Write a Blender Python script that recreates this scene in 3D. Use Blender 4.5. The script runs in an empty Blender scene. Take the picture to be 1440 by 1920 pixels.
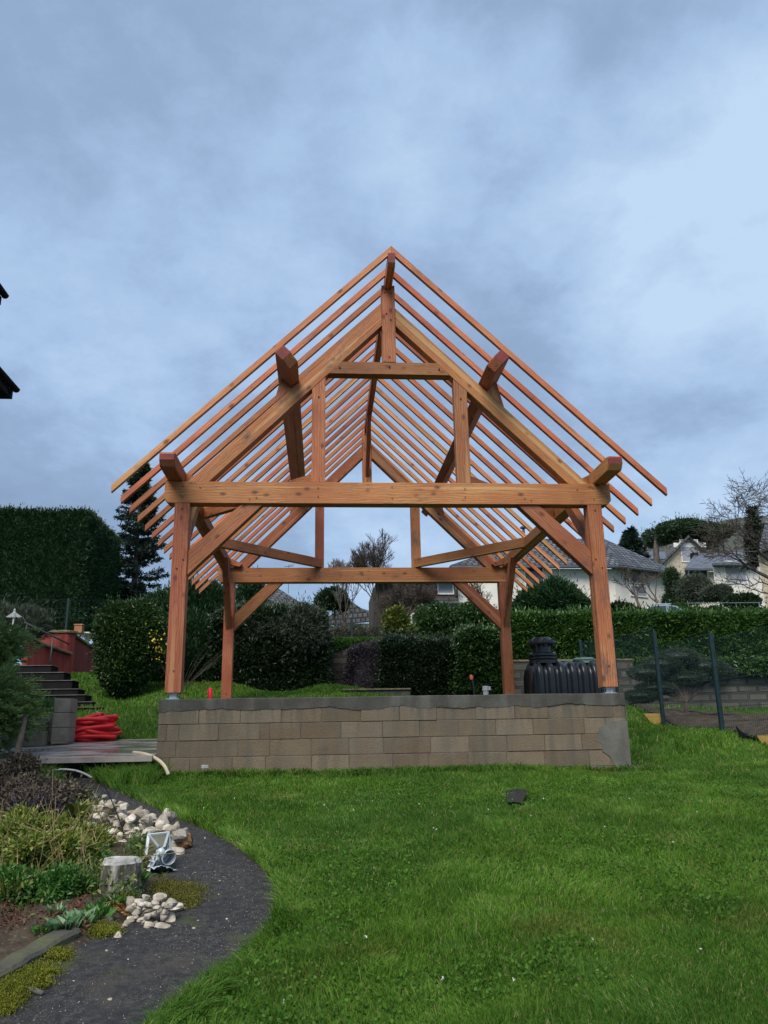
import bpy, math, random
import numpy as np
from mathutils import Vector, Matrix
random.seed(7); RNG = np.random.default_rng(11)
SC = bpy.context.scene; COL = SC.collection
R = math.radians
# ------------------------------------------------------------------ camera
CAM = np.array([-0.9617, -10.5976, -0.4796]); FPX = 1505.96
_y, _p, _r = R(4.55), R(15.4863), R(-1.0058)
Fw = np.array([math.sin(_y)*math.cos(_p), math.cos(_y)*math.cos(_p), math.sin(_p)])
_R0 = np.array([math.cos(_y), -math.sin(_y), 0.0]); _U0 = np.cross(_R0, Fw)
Rt = _R0*math.cos(_r)+_U0*math.sin(_r); Up = -_R0*math.sin(_r)+_U0*math.cos(_r)
cd = bpy.data.cameras.new('camera'); cam = bpy.data.objects.new('camera', cd); COL.objects.link(cam)
cd.sensor_fit = 'VERTICAL'; cd.sensor_height = 36.0; cd.sensor_width = 27.0; cd.lens = FPX/1920*36
cd.clip_start = 0.05; cd.clip_end = 3000
M = Matrix(((Rt[0], Up[0], -Fw[0], CAM[0]), (Rt[1], Up[1], -Fw[1], CAM[1]), (Rt[2], Up[2], -Fw[2], CAM[2]), (0, 0, 0, 1)))
cam.matrix_world = M; SC.camera = cam
# ------------------------------------------------------------------ world: heavy soft overcast
def _dir(px, py):
    d = Fw+Rt*(px-720)/FPX-Up*(py-960)/FPX; return d/np.linalg.norm(d)
SKYP = [(_dir(*q[:2]), q[2], q[3]) for q in ((880, 270, 10, .11), (1330, 420, 13, .12), (1290, 240, 8, .06), (1150, 520, 10, .08), (500, 560, 8, .05), (210, 740, 8, .06), (640, 1010, 9, .08),
        (1090, 120, 12, -.08), (300, 230, 16, -.08), (740, 360, 8, -.06), (1280, 640, 8, -.05), (950, 520, 9, -.04))]
SUN_EL, SUN_AZ = 50, 205      # azimuth measured clockwise from +Y
W = bpy.data.worlds.new('World'); SC.world = W; W.use_nodes = True
nt = W.node_tree; N = nt.nodes; L = nt.links; N.clear()
def wn(t, **k):
    n = N.new(t)
    for a, b in k.items(): setattr(n, a, b)
    return n
out = wn('ShaderNodeOutputWorld'); sky = wn('ShaderNodeTexSky', sky_type='NISHITA', sun_disc=False)
sky.sun_elevation = R(SUN_EL); sky.sun_rotation = R(SUN_AZ)
bg1 = wn('ShaderNodeBackground'); bg1.inputs[1].default_value = 0.05; L.new(sky.outputs[0], bg1.inputs[0])
tc = wn('ShaderNodeTexCoord'); sep = wn('ShaderNodeSeparateXYZ'); L.new(tc.outputs['Generated'], sep.inputs[0])
def wm(op, a, b=None, clamp=False):
    n = wn('ShaderNodeMath', operation=op, use_clamp=clamp)
    for i, v in enumerate((a, b)):
        if v is None: continue
        if isinstance(v, (int, float)): n.inputs[i].default_value = v
        else: L.new(v, n.inputs[i])
    return n.outputs[0]
zc = wm('ADD', wm('MAXIMUM', sep.outputs[2], 0.0), 0.32)
cx = wm('DIVIDE', sep.outputs[0], zc); cy = wm('DIVIDE', sep.outputs[1], zc)
cmb = wn('ShaderNodeCombineXYZ'); L.new(cx, cmb.inputs[0]); L.new(cy, cmb.inputs[1])
def wnoise(scale, detail, rough, dist, off):
    mp = wn('ShaderNodeMapping'); mp.inputs['Location'].default_value = off; L.new(cmb.outputs[0], mp.inputs[0])
    n = wn('ShaderNodeTexNoise'); n.inputs['Scale'].default_value = scale; n.inputs['Detail'].default_value = detail
    n.inputs['Roughness'].default_value = rough; n.inputs['Distortion'].default_value = dist
    L.new(mp.outputs[0], n.inputs[0]); return n.outputs[0]
n1 = wnoise(1.1, 4, .5, .35, (2.3, .4, 0)); n2 = wnoise(3.6, 8, .62, .25, (5.1, 3.0, 1)); n4 = wnoise(11, 8, .65, .2, (1.1, 7.0, 2)); n3 = wnoise(.55, 2, .4, .2, (9.1, 1.2, 3))
s = wm('ADD', wm('MULTIPLY', n1, .62), wm('MULTIPLY', n2, .30)); s = wm('ADD', s, wm('MULTIPLY', n3, .35)); s = wm('ADD', s, wm('MULTIPLY', wm('SUBTRACT', n4, .5), .19))
s = wm('ADD', s, wm('MULTIPLY', sep.outputs[0], .12))       # brighter towards the right
# thin bright and heavy dark parts of this cloud cover: (direction, half angle, weight)
for d_, ang_, w_ in SKYP:
    dt = wn('ShaderNodeVectorMath', operation='DOT_PRODUCT'); L.new(tc.outputs['Generated'], dt.inputs[0]); dt.inputs[1].default_value = tuple(d_)
    mr = wn('ShaderNodeMapRange', interpolation_type='SMOOTHSTEP'); mr.inputs[1].default_value = math.cos(R(ang_)); mr.inputs[2].default_value = 1; mr.inputs[3].default_value = 0; mr.inputs[4].default_value = w_
    L.new(dt.outputs['Value'], mr.inputs[0]); s = wm('ADD', s, wm('MULTIPLY', mr.outputs[0], wm('ADD', wm('MULTIPLY', n2, 1.6), .2)))
rmp = wn('ShaderNodeValToRGB'); L.new(s, rmp.inputs[0]); cr = rmp.color_ramp
cr.elements[0].position = .42; cr.elements[0].color = (.081, .111, .166, 1)
cr.elements[1].position = .84; cr.elements[1].color = (.192, .250, .325, 1)
e = cr.elements.new(.60); e.color = (.104, .149, .220, 1); e = cr.elements.new(.70); e.color = (.142, .198, .282, 1)
bg2 = wn('ShaderNodeBackground'); bg2.inputs[1].default_value = 1.0; L.new(rmp.outputs[0], bg2.inputs[0])
mx = wn('ShaderNodeMixShader'); mx.inputs[0].default_value = .93
L.new(bg1.outputs[0], mx.inputs[1]); L.new(bg2.outputs[0], mx.inputs[2]); L.new(mx.outputs[0], out.inputs[0])
sd = bpy.data.lights.new('sun', 'SUN'); sd.energy = 1.5; sd.angle = R(35); sd.color = (1, .94, .85)
sun = bpy.data.objects.new('sun', sd); COL.objects.link(sun)
az = R(SUN_AZ); el = R(SUN_EL)
sun.rotation_euler = Vector((math.sin(az)*math.cos(el), math.cos(az)*math.cos(el), math.sin(el))).to_track_quat('Z', 'Y').to_euler()
vs = SC.view_settings; vs.view_transform = 'Standard'; vs.look = 'None'; vs.exposure = 1.55; vs.gamma = 1
SC.cycles.max_bounces = 6; SC.cycles.transparent_max_bounces = 8
# ------------------------------------------------------------------ pixel -> place helpers
def ray(px, py): return Fw + Rt*(px-720)/FPX - Up*(py-960)/FPX
def P(px, py, Y):
    d = ray(px, py); t = (Y-CAM[1])/d[1]; return CAM+t*d
# ------------------------------------------------------------------ noise
def _h(i, j, s):
    n = (i*374761393 + j*668265263 + s*982451653) & 0xffffffff
    n = ((n ^ (n >> 13))*1274126177) & 0xffffffff
    return ((n ^ (n >> 16)) & 0xffff)/65535.0
def vn(x, y, s=0):
    x = np.asarray(x, float); y = np.asarray(y, float)
    i = np.floor(x).astype(np.int64); j = np.floor(y).astype(np.int64); u = x-i; v = y-j
    u = u*u*(3-2*u); v = v*v*(3-2*v)
    return (_h(i, j, s)*(1-u)+_h(i+1, j, s)*u)*(1-v)+(_h(i, j+1, s)*(1-u)+_h(i+1, j+1, s)*u)*v
def fbm(x, y, s=0, o=3):
    r = 0; a = .5
    for k in range(o): r = r+a*vn(x*2**k, y*2**k, s+k); a *= .5
    return r/(1-.5**o)
# ------------------------------------------------------------------ terrain height
cp = []
for x in (-22, -12, -6, -3, 0, 3, 7, 14, 26):
    for y in (-22, -14, -10, -6, -2): cp.append((x, y, -.89+.103*y))
for x in (-2.9, -1.5, 0, 1.5): cp.append((x, -.1, -.935))
cp += [(3, -.1, -.985), (-5, -.1, -.9), (-8, -.1, -.85)]
for px, py, Y in ((1215, 1425, .6), (1300, 1392, .6), (1440, 1408, .2), (1355, 1373, 1.4), (1245, 1362, 3.5), (1200, 1345, 4), (1420, 1362, 3), (1180, 1322, 5.6), (1330, 1352, 5),
                  (1440, 1352, 5), (1200, 1332, 8), (1330, 1338, 8), (1440, 1345, 8),
                  (330, 1290, 8.6), (450, 1287, 9), (600, 1287, 9), (300, 1302, 7), (400, 1303, 7), (500, 1304, 7), (290, 1384, 3.4), (215, 1384, 3.4), (250, 1350, 5), (220, 1325, 7),
                  (180, 1268, 11), (230, 1300, 8.3), (190, 1322, 6.2), (60, 1384, 3.2), (60, 1335, 6.2), (130, 1268, 9.5)):
    cp.append(tuple(P(px, py, Y)))
cp += [(0, 1.2, -.7), (-1.8, 2.5, -.5), (1.8, 2.5, -.5), (0, 4, -.15), (-2, 5.2, .0), (2, 5.2, .0), (3.6, 3, -.45)]
for x in (-2, 1, 4): cp.append((x, 9, .42-.07*max(0, x)))
for x in (-16, -9, -3, 3, 9, 16):
    k = min(1, max(0, (x-2)/7)); cp.append((x, 14, .8+.4*k)); cp.append((x, 26, 2.3+1.6*k)); cp.append((x*2.2, 60, 5.5+5*k)); cp.append((x*3, 88, 7+7*k))
for x in (-40, 40): cp += [(x, 0, 0.2), (x, 20, 2.4), (x, -20, -2.6)]
cp = np.array(cp)
def _phi(r): return np.where(r > 1e-9, r*r*np.log(r+1e-12), 0)
_n = len(cp); _d = np.hypot(cp[:, None, 0]-cp[None, :, 0], cp[:, None, 1]-cp[None, :, 1])
_A = np.zeros((_n+3, _n+3)); _A[:_n, :_n] = _phi(_d)+np.eye(_n)*.02; _A[:_n, _n] = 1; _A[:_n, _n+1:] = cp[:, :2]; _A[_n:, :_n] = _A[:_n, _n:].T
_w = np.linalg.solve(_A, np.r_[cp[:, 2], 0, 0, 0])
def G(x, y):
    x = np.asarray(x, float); y = np.asarray(y, float); sh = np.broadcast(x, y).shape
    xf = np.broadcast_to(x, sh).ravel(); yf = np.broadcast_to(y, sh).ravel(); o = np.empty(xf.size)
    for a in range(0, xf.size, 60000):
        X = xf[a:a+60000]; Yy = yf[a:a+60000]
        o[a:a+60000] = _phi(np.hypot(X[:, None]-cp[:, 0], Yy[:, None]-cp[:, 1]))@_w[:_n]+_w[_n]+_w[_n+1]*X+_w[_n+2]*Yy
    o = o.reshape(sh)
    return o if sh else float(o)
_gx = np.linspace(-9, 12, 211); _gy = np.linspace(-9.5, 14, 236); _GG = G(_gx[:, None], _gy[None, :])
def Gf(x, y):     # fast bilinear lookup near the camera
    u = np.clip((x+9)/21*210, 0, 209.999); v = np.clip((y+9.5)/23.5*235, 0, 234.999)
    i = u.astype(int); j = v.astype(int); u = u-i; v = v-j
    return (_GG[i, j]*(1-u)+_GG[i+1, j]*u)*(1-v)+(_GG[i, j+1]*(1-u)+_GG[i+1, j+1]*u)*v
def Pg(px, py, off=0.0):       # where a picture point meets the ground
    d = ray(px, py); t0 = .5; 
    for t in np.arange(.5, 60, .15):
        q = CAM+t*d
        if q[2] < G(q[0], q[1])+off:
            lo, hi = t0, t
            for _ in range(12):
                m = (lo+hi)/2; q = CAM+m*d
                if q[2] < G(q[0], q[1])+off: hi = m
                else: lo = m
            return CAM+hi*d
        t0 = t
    return CAM+20*d
# ------------------------------------------------------------------ mesh builder
class MB:
    def __init__(s): s.V = []; s.F = []; s.n = 0; s.uv = []
    def add(s, V, F, m=0):
        V = np.asarray(V, float).reshape(-1, 3)
        if isinstance(F, np.ndarray): s.F.append((F+s.n, m))
        else:
            by = {}
            for f in F: by.setdefault(len(f), []).append(f)
            for k in by: s.F.append((np.array(by[k])+s.n, m))
        s.V.append(V); s.n += len(V); return s
    def box(s, a, b, m=0):
        (x0, y0, z0), (x1, y1, z1) = a, b
        return s.add([(x0, y0, z0), (x1, y0, z0), (x1, y1, z0), (x0, y1, z0), (x0, y0, z1), (x1, y0, z1), (x1, y1, z1), (x0, y1, z1)],
                     [(0, 3, 2, 1), (4, 5, 6, 7), (0, 1, 5, 4), (1, 2, 6, 5), (2, 3, 7, 6), (3, 0, 4, 7)], m)
    def obox(s, c, ex, ey, ez, m=0):    # centre and half-vectors
        c, ex, ey, ez = map(lambda v: np.asarray(v, float), (c, ex, ey, ez))
        V = [c+i*ex+j*ey+k*ez for k in (-1, 1) for i, j in ((-1, -1), (1, -1), (1, 1), (-1, 1))]
        return s.add(V, [(0, 3, 2, 1), (4, 5, 6, 7), (0, 1, 5, 4), (1, 2, 6, 5), (2, 3, 7, 6), (3, 0, 4, 7)], m)
    def prism(s, poly, ext, m=0):
        p = np.asarray(poly, float); e = np.asarray(ext, float); k = len(p)
        nrm = np.cross(p[1]-p[0], p[2]-p[0])
        if nrm@e > 0: p = p[::-1]
        F = [tuple(range(k)), tuple(range(2*k-1, k-1, -1))]+[(i, i+k, (i+1) % k+k, (i+1) % k) for i in range(k)]
        return s.add(np.r_[p, p+e], [f[::-1] if 0 else f for f in F], m)
    def segs(s, a, b, ra, rb, k=5, m=0):   # many tapered tubes at once
        a, b = np.asarray(a, float).reshape(-1, 3), np.asarray(b, float).reshape(-1, 3); n = len(a)
        ra = np.broadcast_to(ra, n); rb = np.broadcast_to(rb, n)
        d = b-a; d /= np.linalg.norm(d, axis=1)[:, None]+1e-12
        h = np.where(np.abs(d[:, 2:3]) < .9, [[0, 0, 1.]], [[1., 0, 0]]); u = np.cross(d, h); u /= np.linalg.norm(u, axis=1)[:, None]; v = np.cross(d, u)
        t = np.arange(k)*2*math.pi/k; c, sn = np.cos(t), np.sin(t)
        ring = c[None, :, None]*u[:, None]+sn[None, :, None]*v[:, None]
        V = np.concatenate([a[:, None]+ring*ra[:, None, None], b[:, None]+ring*rb[:, None, None]], 1)
        i = np.arange(k); f = np.stack([i, (i+1) % k, (i+1) % k+k, i+k], 1)
        F = (f[None]+(np.arange(n)*2*k)[:, None, None]).reshape(-1, 4)
        return s.add(V.reshape(-1, 3), F[:, ::-1].copy(), m)
    def tube(s, pts, r, k=10, m=0, cap=True):
        p = np.asarray(pts, float); n = len(p); r = np.broadcast_to(r, n)
        d = np.gradient(p, axis=0); d /= np.linalg.norm(d, axis=1)[:, None]+1e-12
        u = np.cross(d[0], [0, 0, 1.] if abs(d[0][2]) < .9 else [1., 0, 0]); V = []
        for i in range(n):
            u = u-d[i]*(u@d[i]); u /= np.linalg.norm(u); v = np.cross(d[i], u)
            for j in range(k):
                t = j*2*math.pi/k; V.append(p[i]+r[i]*(math.cos(t)*u+math.sin(t)*v))
        F = [(i*k+j, i*k+(j+1) % k, (i+1)*k+(j+1) % k, (i+1)*k+j) for i in range(n-1) for j in range(k)]
        if cap: F += [tuple(range(k-1, -1, -1)), tuple(range((n-1)*k, n*k))]
        return s.add(V, F, m)
    def lathe(s, prof, c=(0, 0, 0), k=24, m=0, sc=(1, 1), cap=True):
        c = np.asarray(c, float); V = []; n = len(prof)
        for r, z in prof:
            for j in range(k):
                t = j*2*math.pi/k; V.append(c+[r*math.cos(t)*sc[0], r*math.sin(t)*sc[1], z])
        F = [(i*k+j, i*k+(j+1) % k, (i+1)*k+(j+1) % k, (i+1)*k+j) for i in range(n-1) for j in range(k)]
        if cap: F += [tuple(range(k-1, -1, -1)), tuple(range((n-1)*k, n*k))]
        return s.add(V, F, m)
    def leaves(s, C, Nn, L_, Wd, m=0, rnd=.8, g=None, rng=RNG, fold=.25):
        C = np.asarray(C, float); n = len(C); L_ = np.broadcast_to(L_, n)[:, None]; Wd = np.broadcast_to(Wd, n)[:, None]
        a = np.asarray(Nn, float)+rng.normal(size=(n, 3))*rnd
        if g is not None: a = a+np.asarray(g)
        a /= np.linalg.norm(a, axis=1)[:, None]+1e-9
        b = np.cross(a, rng.normal(size=(n, 3))); b /= np.linalg.norm(b, axis=1)[:, None]+1e-9
        c = np.cross(a, b)
        # a is the leaf's growing direction, b its width, c its face
        V = np.stack([C, C+a*L_*.5+b*Wd*.5+c*Wd*fold, C+a*L_, C+a*L_*.5-b*Wd*.5+c*Wd*fold], 1)
        F = np.arange(n*4).reshape(n, 4)
        return s.add(V.reshape(-1, 3), F, m)
    def build(s, name, mats, parent=None, origin=None, smooth=False, axes=None):
        V = np.concatenate(s.V); me = bpy.data.meshes.new(name)
        mw = Matrix.Identity(4)
        if axes is not None:
            A = np.array(axes, float); o = V.mean(0) if origin is None else np.asarray(origin, float)
            V = (V-o)@A.T; mw = Matrix([[A[0][i], A[1][i], A[2][i], o[i]] for i in range(3)]+[[0, 0, 0, 1]])
        elif origin is not None:
            o = np.asarray(origin, float); V = V-o; mw = Matrix.Translation(Vector(o))
        me.vertices.add(len(V)); me.vertices.foreach_set('co', V.ravel())
        nl = sum(f.size for f, _ in s.F); npo = sum(len(f) for f, _ in s.F)
        me.loops.add(nl); me.polygons.add(npo)
        me.loops.foreach_set('vertex_index', np.concatenate([f.ravel() for f, _ in s.F]).astype(np.int32))
        cnt = np.concatenate([np.full(len(f), f.shape[1]) for f, _ in s.F]); st = np.r_[0, np.cumsum(cnt)[:-1]]
        me.polygons.foreach_set('loop_start', st.astype(np.int32)); me.polygons.foreach_set('loop_total', cnt.astype(np.int32))
        me.polygons.foreach_set('material_index', np.concatenate([np.full(len(f), m) for f, m in s.F]).astype(np.int32))
        me.polygons.foreach_set('use_smooth', np.full(npo, bool(smooth)))
        me.update(calc_edges=True)
        for m in (mats if isinstance(mats, (list, tuple)) else [mats]): me.materials.append(m)
        o = bpy.data.objects.new(name, me); COL.objects.link(o)
        if parent is not None:
            o.parent = parent; o.matrix_parent_inverse = parent.matrix_basis.inverted()
        o.matrix_basis = mw
        return o
def bevel(o, w=.005, seg=1):
    m = o.modifiers.new('bevel', 'BEVEL'); m.width = w; m.segments = seg; m.limit_method = 'ANGLE'; m.angle_limit = R(40); return o
def tag(o, label=None, cat=None, group=None, kind=None):
    if label: o['label'] = label
    if cat: o['category'] = cat
    if group: o['group'] = group
    if kind: o['kind'] = kind
    return o
def thing(name, label, cat, loc=(0, 0, 0), group=None):
    o = bpy.data.objects.new(name, None); COL.objects.link(o); o.matrix_basis = Matrix.Translation(Vector(loc)); o.empty_display_size = .2
    return tag(o, label, cat, group)
# ------------------------------------------------------------------ materials
def mat(name, cols, scale=5, rough=.8, detail=5, stretch=(1, 1, 1), island=0, objr=0, bump=0, bscale=None, spec=.3, lo=.3, hi=.7, metallic=0, trans=0, extra=None, coord='Object', mid=None):
    m = bpy.data.materials.new(name); m.use_nodes = True; t = m.node_tree; n = t.nodes; l = t.links; n.clear()
    o = n.new('ShaderNodeOutputMaterial'); b = n.new('ShaderNodeBsdfPrincipled'); l.new(b.outputs[0], o.inputs[0])
    b.inputs['Roughness'].default_value = rough; b.inputs['Specular IOR Level'].default_value = spec; b.inputs['Metallic'].default_value = metallic
    c = n.new('ShaderNodeTexCoord'); mp = n.new('ShaderNodeMapping'); mp.inputs['Scale'].default_value = stretch; l.new(c.outputs[coord], mp.inputs[0])
    vec = mp.outputs[0]
    if objr:
        oi = n.new('ShaderNodeObjectInfo'); vm = n.new('ShaderNodeVectorMath'); vm.operation = 'MULTIPLY_ADD'
        l.new(oi.outputs['Random'], vm.inputs[0]); vm.inputs[1].default_value = (17, 31, 47); l.new(vec, vm.inputs[2]); vec = vm.outputs[0]
    nz = n.new('ShaderNodeTexNoise'); nz.inputs['Scale'].default_value = scale; nz.inputs['Detail'].default_value = detail; nz.inputs['Roughness'].default_value = .6; l.new(vec, nz.inputs[0])
    fac = nz.outputs[0]
    def math_(op, a, b_, clamp=False):
        q = n.new('ShaderNodeMath'); q.operation = op; q.use_clamp = clamp
        for i, v in enumerate((a, b_)):
            if isinstance(v, (int, float)): q.inputs[i].default_value = v
            else: l.new(v, q.inputs[i])
        return q.outputs[0]
    if island:
        g = n.new('ShaderNodeNewGeometry'); fac = math_('ADD', math_('MULTIPLY', fac, 1-island), math_('MULTIPLY', g.outputs['Random Per Island'], island))
        if island > .5: lo, hi = min(lo, .25), max(hi, .75)
    r = n.new('ShaderNodeValToRGB'); l.new(fac, r.inputs[0]); e = r.color_ramp.elements
    e[0].position = lo; e[1].position = hi; e[0].color = (*cols[0], 1); e[1].color = (*cols[-1], 1)
    for k in range(1, len(cols)-1):
        x = e.new(lo+(hi-lo)*k/(len(cols)-1)); x.color = (*cols[k], 1)
    col = r.outputs[0]
    if bump:
        nb = n.new('ShaderNodeTexNoise'); nb.inputs['Scale'].default_value = bscale or scale*4; nb.inputs['Detail'].default_value = 6; l.new(vec, nb.inputs[0])
        bp = n.new('ShaderNodeBump'); bp.inputs['Strength'].default_value = 1; bp.inputs['Distance'].default_value = bump; l.new(nb.outputs[0], bp.inputs['Height']); l.new(bp.outputs[0], b.inputs['Normal'])
    if extra: col = extra(n, l, vec, col, math_, b, c)
    l.new(col, b.inputs['Base Color'])
    if trans:   # thin leaves let light through
        tr = n.new('ShaderNodeBsdfTranslucent'); l.new(col, tr.inputs[0]); ms = n.new('ShaderNodeMixShader'); ms.inputs[0].default_value = trans
        l.new(b.outputs[0], ms.inputs[1]); l.new(tr.outputs[0], ms.inputs[2]); l.new(ms.outputs[0], o.inputs[0])
    return m
def mixc(n, l, fac, a, c):
    x = n.new('ShaderNodeMix'); x.data_type = 'RGBA'
    for i, v in ((0, fac), (6, a), (7, c)):
        if isinstance(v, (int, float)): x.inputs[i].default_value = v
        elif isinstance(v, tuple): x.inputs[i].default_value = (*v, 1)
        else: l.new(v, x.inputs[i])
    return x.outputs[2]
def noise_(n, l, vec, scale, detail=4, st=None, loc=None, rough=.6):
    if st or loc:
        mp = n.new('ShaderNodeMapping'); l.new(vec, mp.inputs[0])
        if st: mp.inputs['Scale'].default_value = st
        if loc: mp.inputs['Location'].default_value = loc
        vec = mp.outputs[0]
    z = n.new('ShaderNodeTexNoise'); z.inputs['Scale'].default_value = scale; z.inputs['Detail'].default_value = detail; z.inputs['Roughness'].default_value = rough; l.new(vec, z.inputs[0]); return z.outputs[0]
def ramp_(n, l, fac, lo, hi, a=0, b=1):
    r = n.new('ShaderNodeMapRange'); r.inputs[1].default_value = lo; r.inputs[2].default_value = hi; r.inputs[3].default_value = a; r.inputs[4].default_value = b; l.new(fac, r.inputs[0]); return r.outputs[0]
def wood_extra(knots=True, wet=.0):
    def f(n, l, vec, col, math_, b, c):
        # growth rings running along local X, wandering slowly
        wv = n.new('ShaderNodeTexWave'); wv.wave_type = 'RINGS'; wv.rings_direction = 'X'; wv.inputs['Scale'].default_value = 11; wv.inputs['Distortion'].default_value = 9
        wv.inputs['Detail'].default_value = 3; wv.inputs['Detail Scale'].default_value = .8
        mp = n.new('ShaderNodeMapping'); mp.inputs['Scale'].default_value = (.30, 1, 1); l.new(vec, mp.inputs[0]); l.new(mp.outputs[0], wv.inputs[0])
        col = mixc(n, l, math_('MULTIPLY', ramp_(n, l, wv.outputs[1], .35, .95), .55), col, (.22, .055, .018))
        fine = noise_(n, l, vec, 1, 5, (2.5, 70, 70))
        col = mixc(n, l, ramp_(n, l, fine, .42, .72, 0, .55), col, (.17, .05, .02))
        col = mixc(n, l, ramp_(n, l, noise_(n, l, vec, 1, 3, (1.2, 5, 5), (5, 9, 1)), .42, .66, 0, .3), col, (.30, .07, .028))
        # sapwood edges: pale yellow bands that run the whole length
        oi = n.new('ShaderNodeObjectInfo')
        sap = noise_(n, l, vec, 1, 2, (.12, 6.5, 6.5)); sapf = ramp_(n, l, sap, .59, .63)
        col = mixc(n, l, math_('MULTIPLY', sapf, .6), col, (.48, .27, .12))
        # per-timber tone
        hv = n.new('ShaderNodeHueSaturation'); hv.inputs['Value'].default_value = 1; l.new(ramp_(n, l, oi.outputs['Random'], 0, 1, .82, 1.32), hv.inputs['Value'])
        l.new(ramp_(n, l, math_('FRACT', math_('MULTIPLY', oi.outputs['Random'], 7.3), 0), 0, 1, .488, .511), hv.inputs['Hue']); l.new(col, hv.inputs['Color']); col = hv.outputs[0]
        if knots:
            vo = n.new('ShaderNodeTexVoronoi'); vo.inputs['Scale'].default_value = 1; mk = n.new('ShaderNodeMapping'); mk.inputs['Scale'].default_value = (3.2, 5.5, 5.5); l.new(vec, mk.inputs[0])
            l.new(mk.outputs[0], vo.inputs[0]); k = ramp_(n, l, vo.outputs['Distance'], .07, .20, 1, 0)
            col = mixc(n, l, math_('MULTIPLY', k, .85), col, (.10, .028, .012))
        ck = noise_(n, l, vec, 1, 3, (.8, 26, 26), (8, 3, 2), .5); ckf = math_('MULTIPLY', ramp_(n, l, math_('ABSOLUTE', math_('SUBTRACT', ck, .5), 0), 0, .012, 1, 0), ramp_(n, l, noise_(n, l, vec, 1, 2, (1.1, 4, 4), (2, 2, 2)), .5, .6))
        col = mixc(n, l, math_('MULTIPLY', ckf, .8), col, (.05, .02, .012))
        st = noise_(n, l, vec, 1.3, 6, (1, 2, 2), (3, 1, 7), .7)
        col = mixc(n, l, ramp_(n, l, st, .56, .70, 0, .75), col, (.085, .055, .045))
        bp = n.new('ShaderNodeBump'); bp.inputs['Distance'].default_value = .003; l.new(fine, bp.inputs['Height']); l.new(bp.outputs[0], b.inputs['Normal'])
        return col
    return f
MW = mat('douglas_timber', [(.27, .094, .036), (.37, .152, .060), (.44, .205, .086)], 1, .62, 5, (1, 1, 1), objr=1, lo=.3, hi=.7, extra=wood_extra(), spec=.35)
MWR = mat('rafter_timber', [(.28, .085, .036), (.42, .155, .062), (.50, .23, .10)], .7, .62, 4, objr=1, extra=wood_extra(), spec=.35)
MRED = mat('red_painted_end', [(.13, .022, .02), (.20, .035, .03)], 9, .6, objr=1)
MGALV = mat('galvanised', [(.30, .33, .37), (.48, .52, .56)], 20, .4, metallic=.6)
def block_extra(n, l, vec, col, math_, b, c):
    sx = n.new('ShaderNodeSeparateXYZ'); l.new(c.outputs['Object'], sx.inputs[0])
    col = mixc(n, l, ramp_(n, l, noise_(n, l, vec, 60, 3), .5, .75, 0, .35), col, (.10, .085, .065))
    streak = noise_(n, l, vec, 1, 4, (5, 5, .55)); col = mixc(n, l, ramp_(n, l, streak, .48, .68, 0, .6), col, (.075, .073, .063))
    dr = noise_(n, l, vec, 1, 5, (14, 14, 1.2)); top = math_('MULTIPLY', ramp_(n, l, sx.outputs[2], -.46, -.12), ramp_(n, l, dr, .50, .58))
    col = mixc(n, l, math_('MULTIPLY', top, .6), col, (.07, .07, .065))
    gr = noise_(n, l, vec, 1.4, 5); col = mixc(n, l, ramp_(n, l, gr, .42, .68, 0, .55), col, (.11, .102, .082))
    col = mixc(n, l, ramp_(n, l, noise_(n, l, vec, 110, 2), .55, .7, 0, .5), col, (.05, .045, .038))
    return col
MBLK = mat('concrete_block', [(.125, .092, .060), (.165, .125, .084), (.20, .158, .11)], 3, .93, 6, island=.42, bump=.006, bscale=55, spec=.15, extra=block_extra)
MMORT = mat('mortar', [(.07, .066, .055), (.13, .122, .105)], 12, .95, bump=.003, bscale=60, spec=.1)
def band_extra(n, l, vec, col, math_, b, c):
    dr = noise_(n, l, vec, 1, 4, (4, 4, 1)); return mixc(n, l, ramp_(n, l, dr, .5, .65, 0, .6), col, (.11, .112, .10))
MBAND = mat('damp_cement_render', [(.042, .041, .036), (.078, .076, .066)], 4, .85, 6, bump=.004, bscale=40, extra=band_extra, spec=.25)
MCONC = mat('grey_concrete', [(.20, .19, .165), (.33, .31, .27)], 5, .9, 6, bump=.003, bscale=50, spec=.2)
def soil_extra(n, l, vec, col, math_, b, c):
    return mixc(n, l, ramp_(n, l, noise_(n, l, vec, 45, 3), .58, .70, 0, .5), col, (.22, .19, .14))
MSOIL = mat('soil', [(.022, .017, .012), (.05, .038, .027), (.075, .06, .04)], 6, .95, 6, bump=.03, bscale=18, spec=.15, extra=soil_extra)
MLAWN = mat('lawn_ground', [(.018, .04, .008), (.035, .075, .012), (.05, .10, .018)], 3, .95, 6, bump=.03, bscale=25, spec=.1)
def grass_extra(n, l, vec, col, math_, b, c):
    g = n.new('ShaderNodeNewGeometry')
    col = mixc(n, l, ramp_(n, l, noise_(n, l, vec, .55, 4, None, (3, 8, 0)), .44, .62, 0, .55), col, (.036, .105, .018))
    col = mixc(n, l, ramp_(n, l, noise_(n, l, vec, 1.7, 5, None, (1, 2, 0)), .56, .70, 0, .55), col, (.15, .17, .035))
    return mixc(n, l, math_('GREATER_THAN', g.outputs['Random Per Island'], .955), col, (.30, .26, .12))
MGRASS = mat('grass_blade', [(.036, .10, .010), (.080, .185, .018), (.14, .275, .034), (.21, .30, .06)], 2.2, .6, 6, island=.40, lo=.22, hi=.82, trans=.3, spec=.2, extra=grass_extra)
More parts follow.
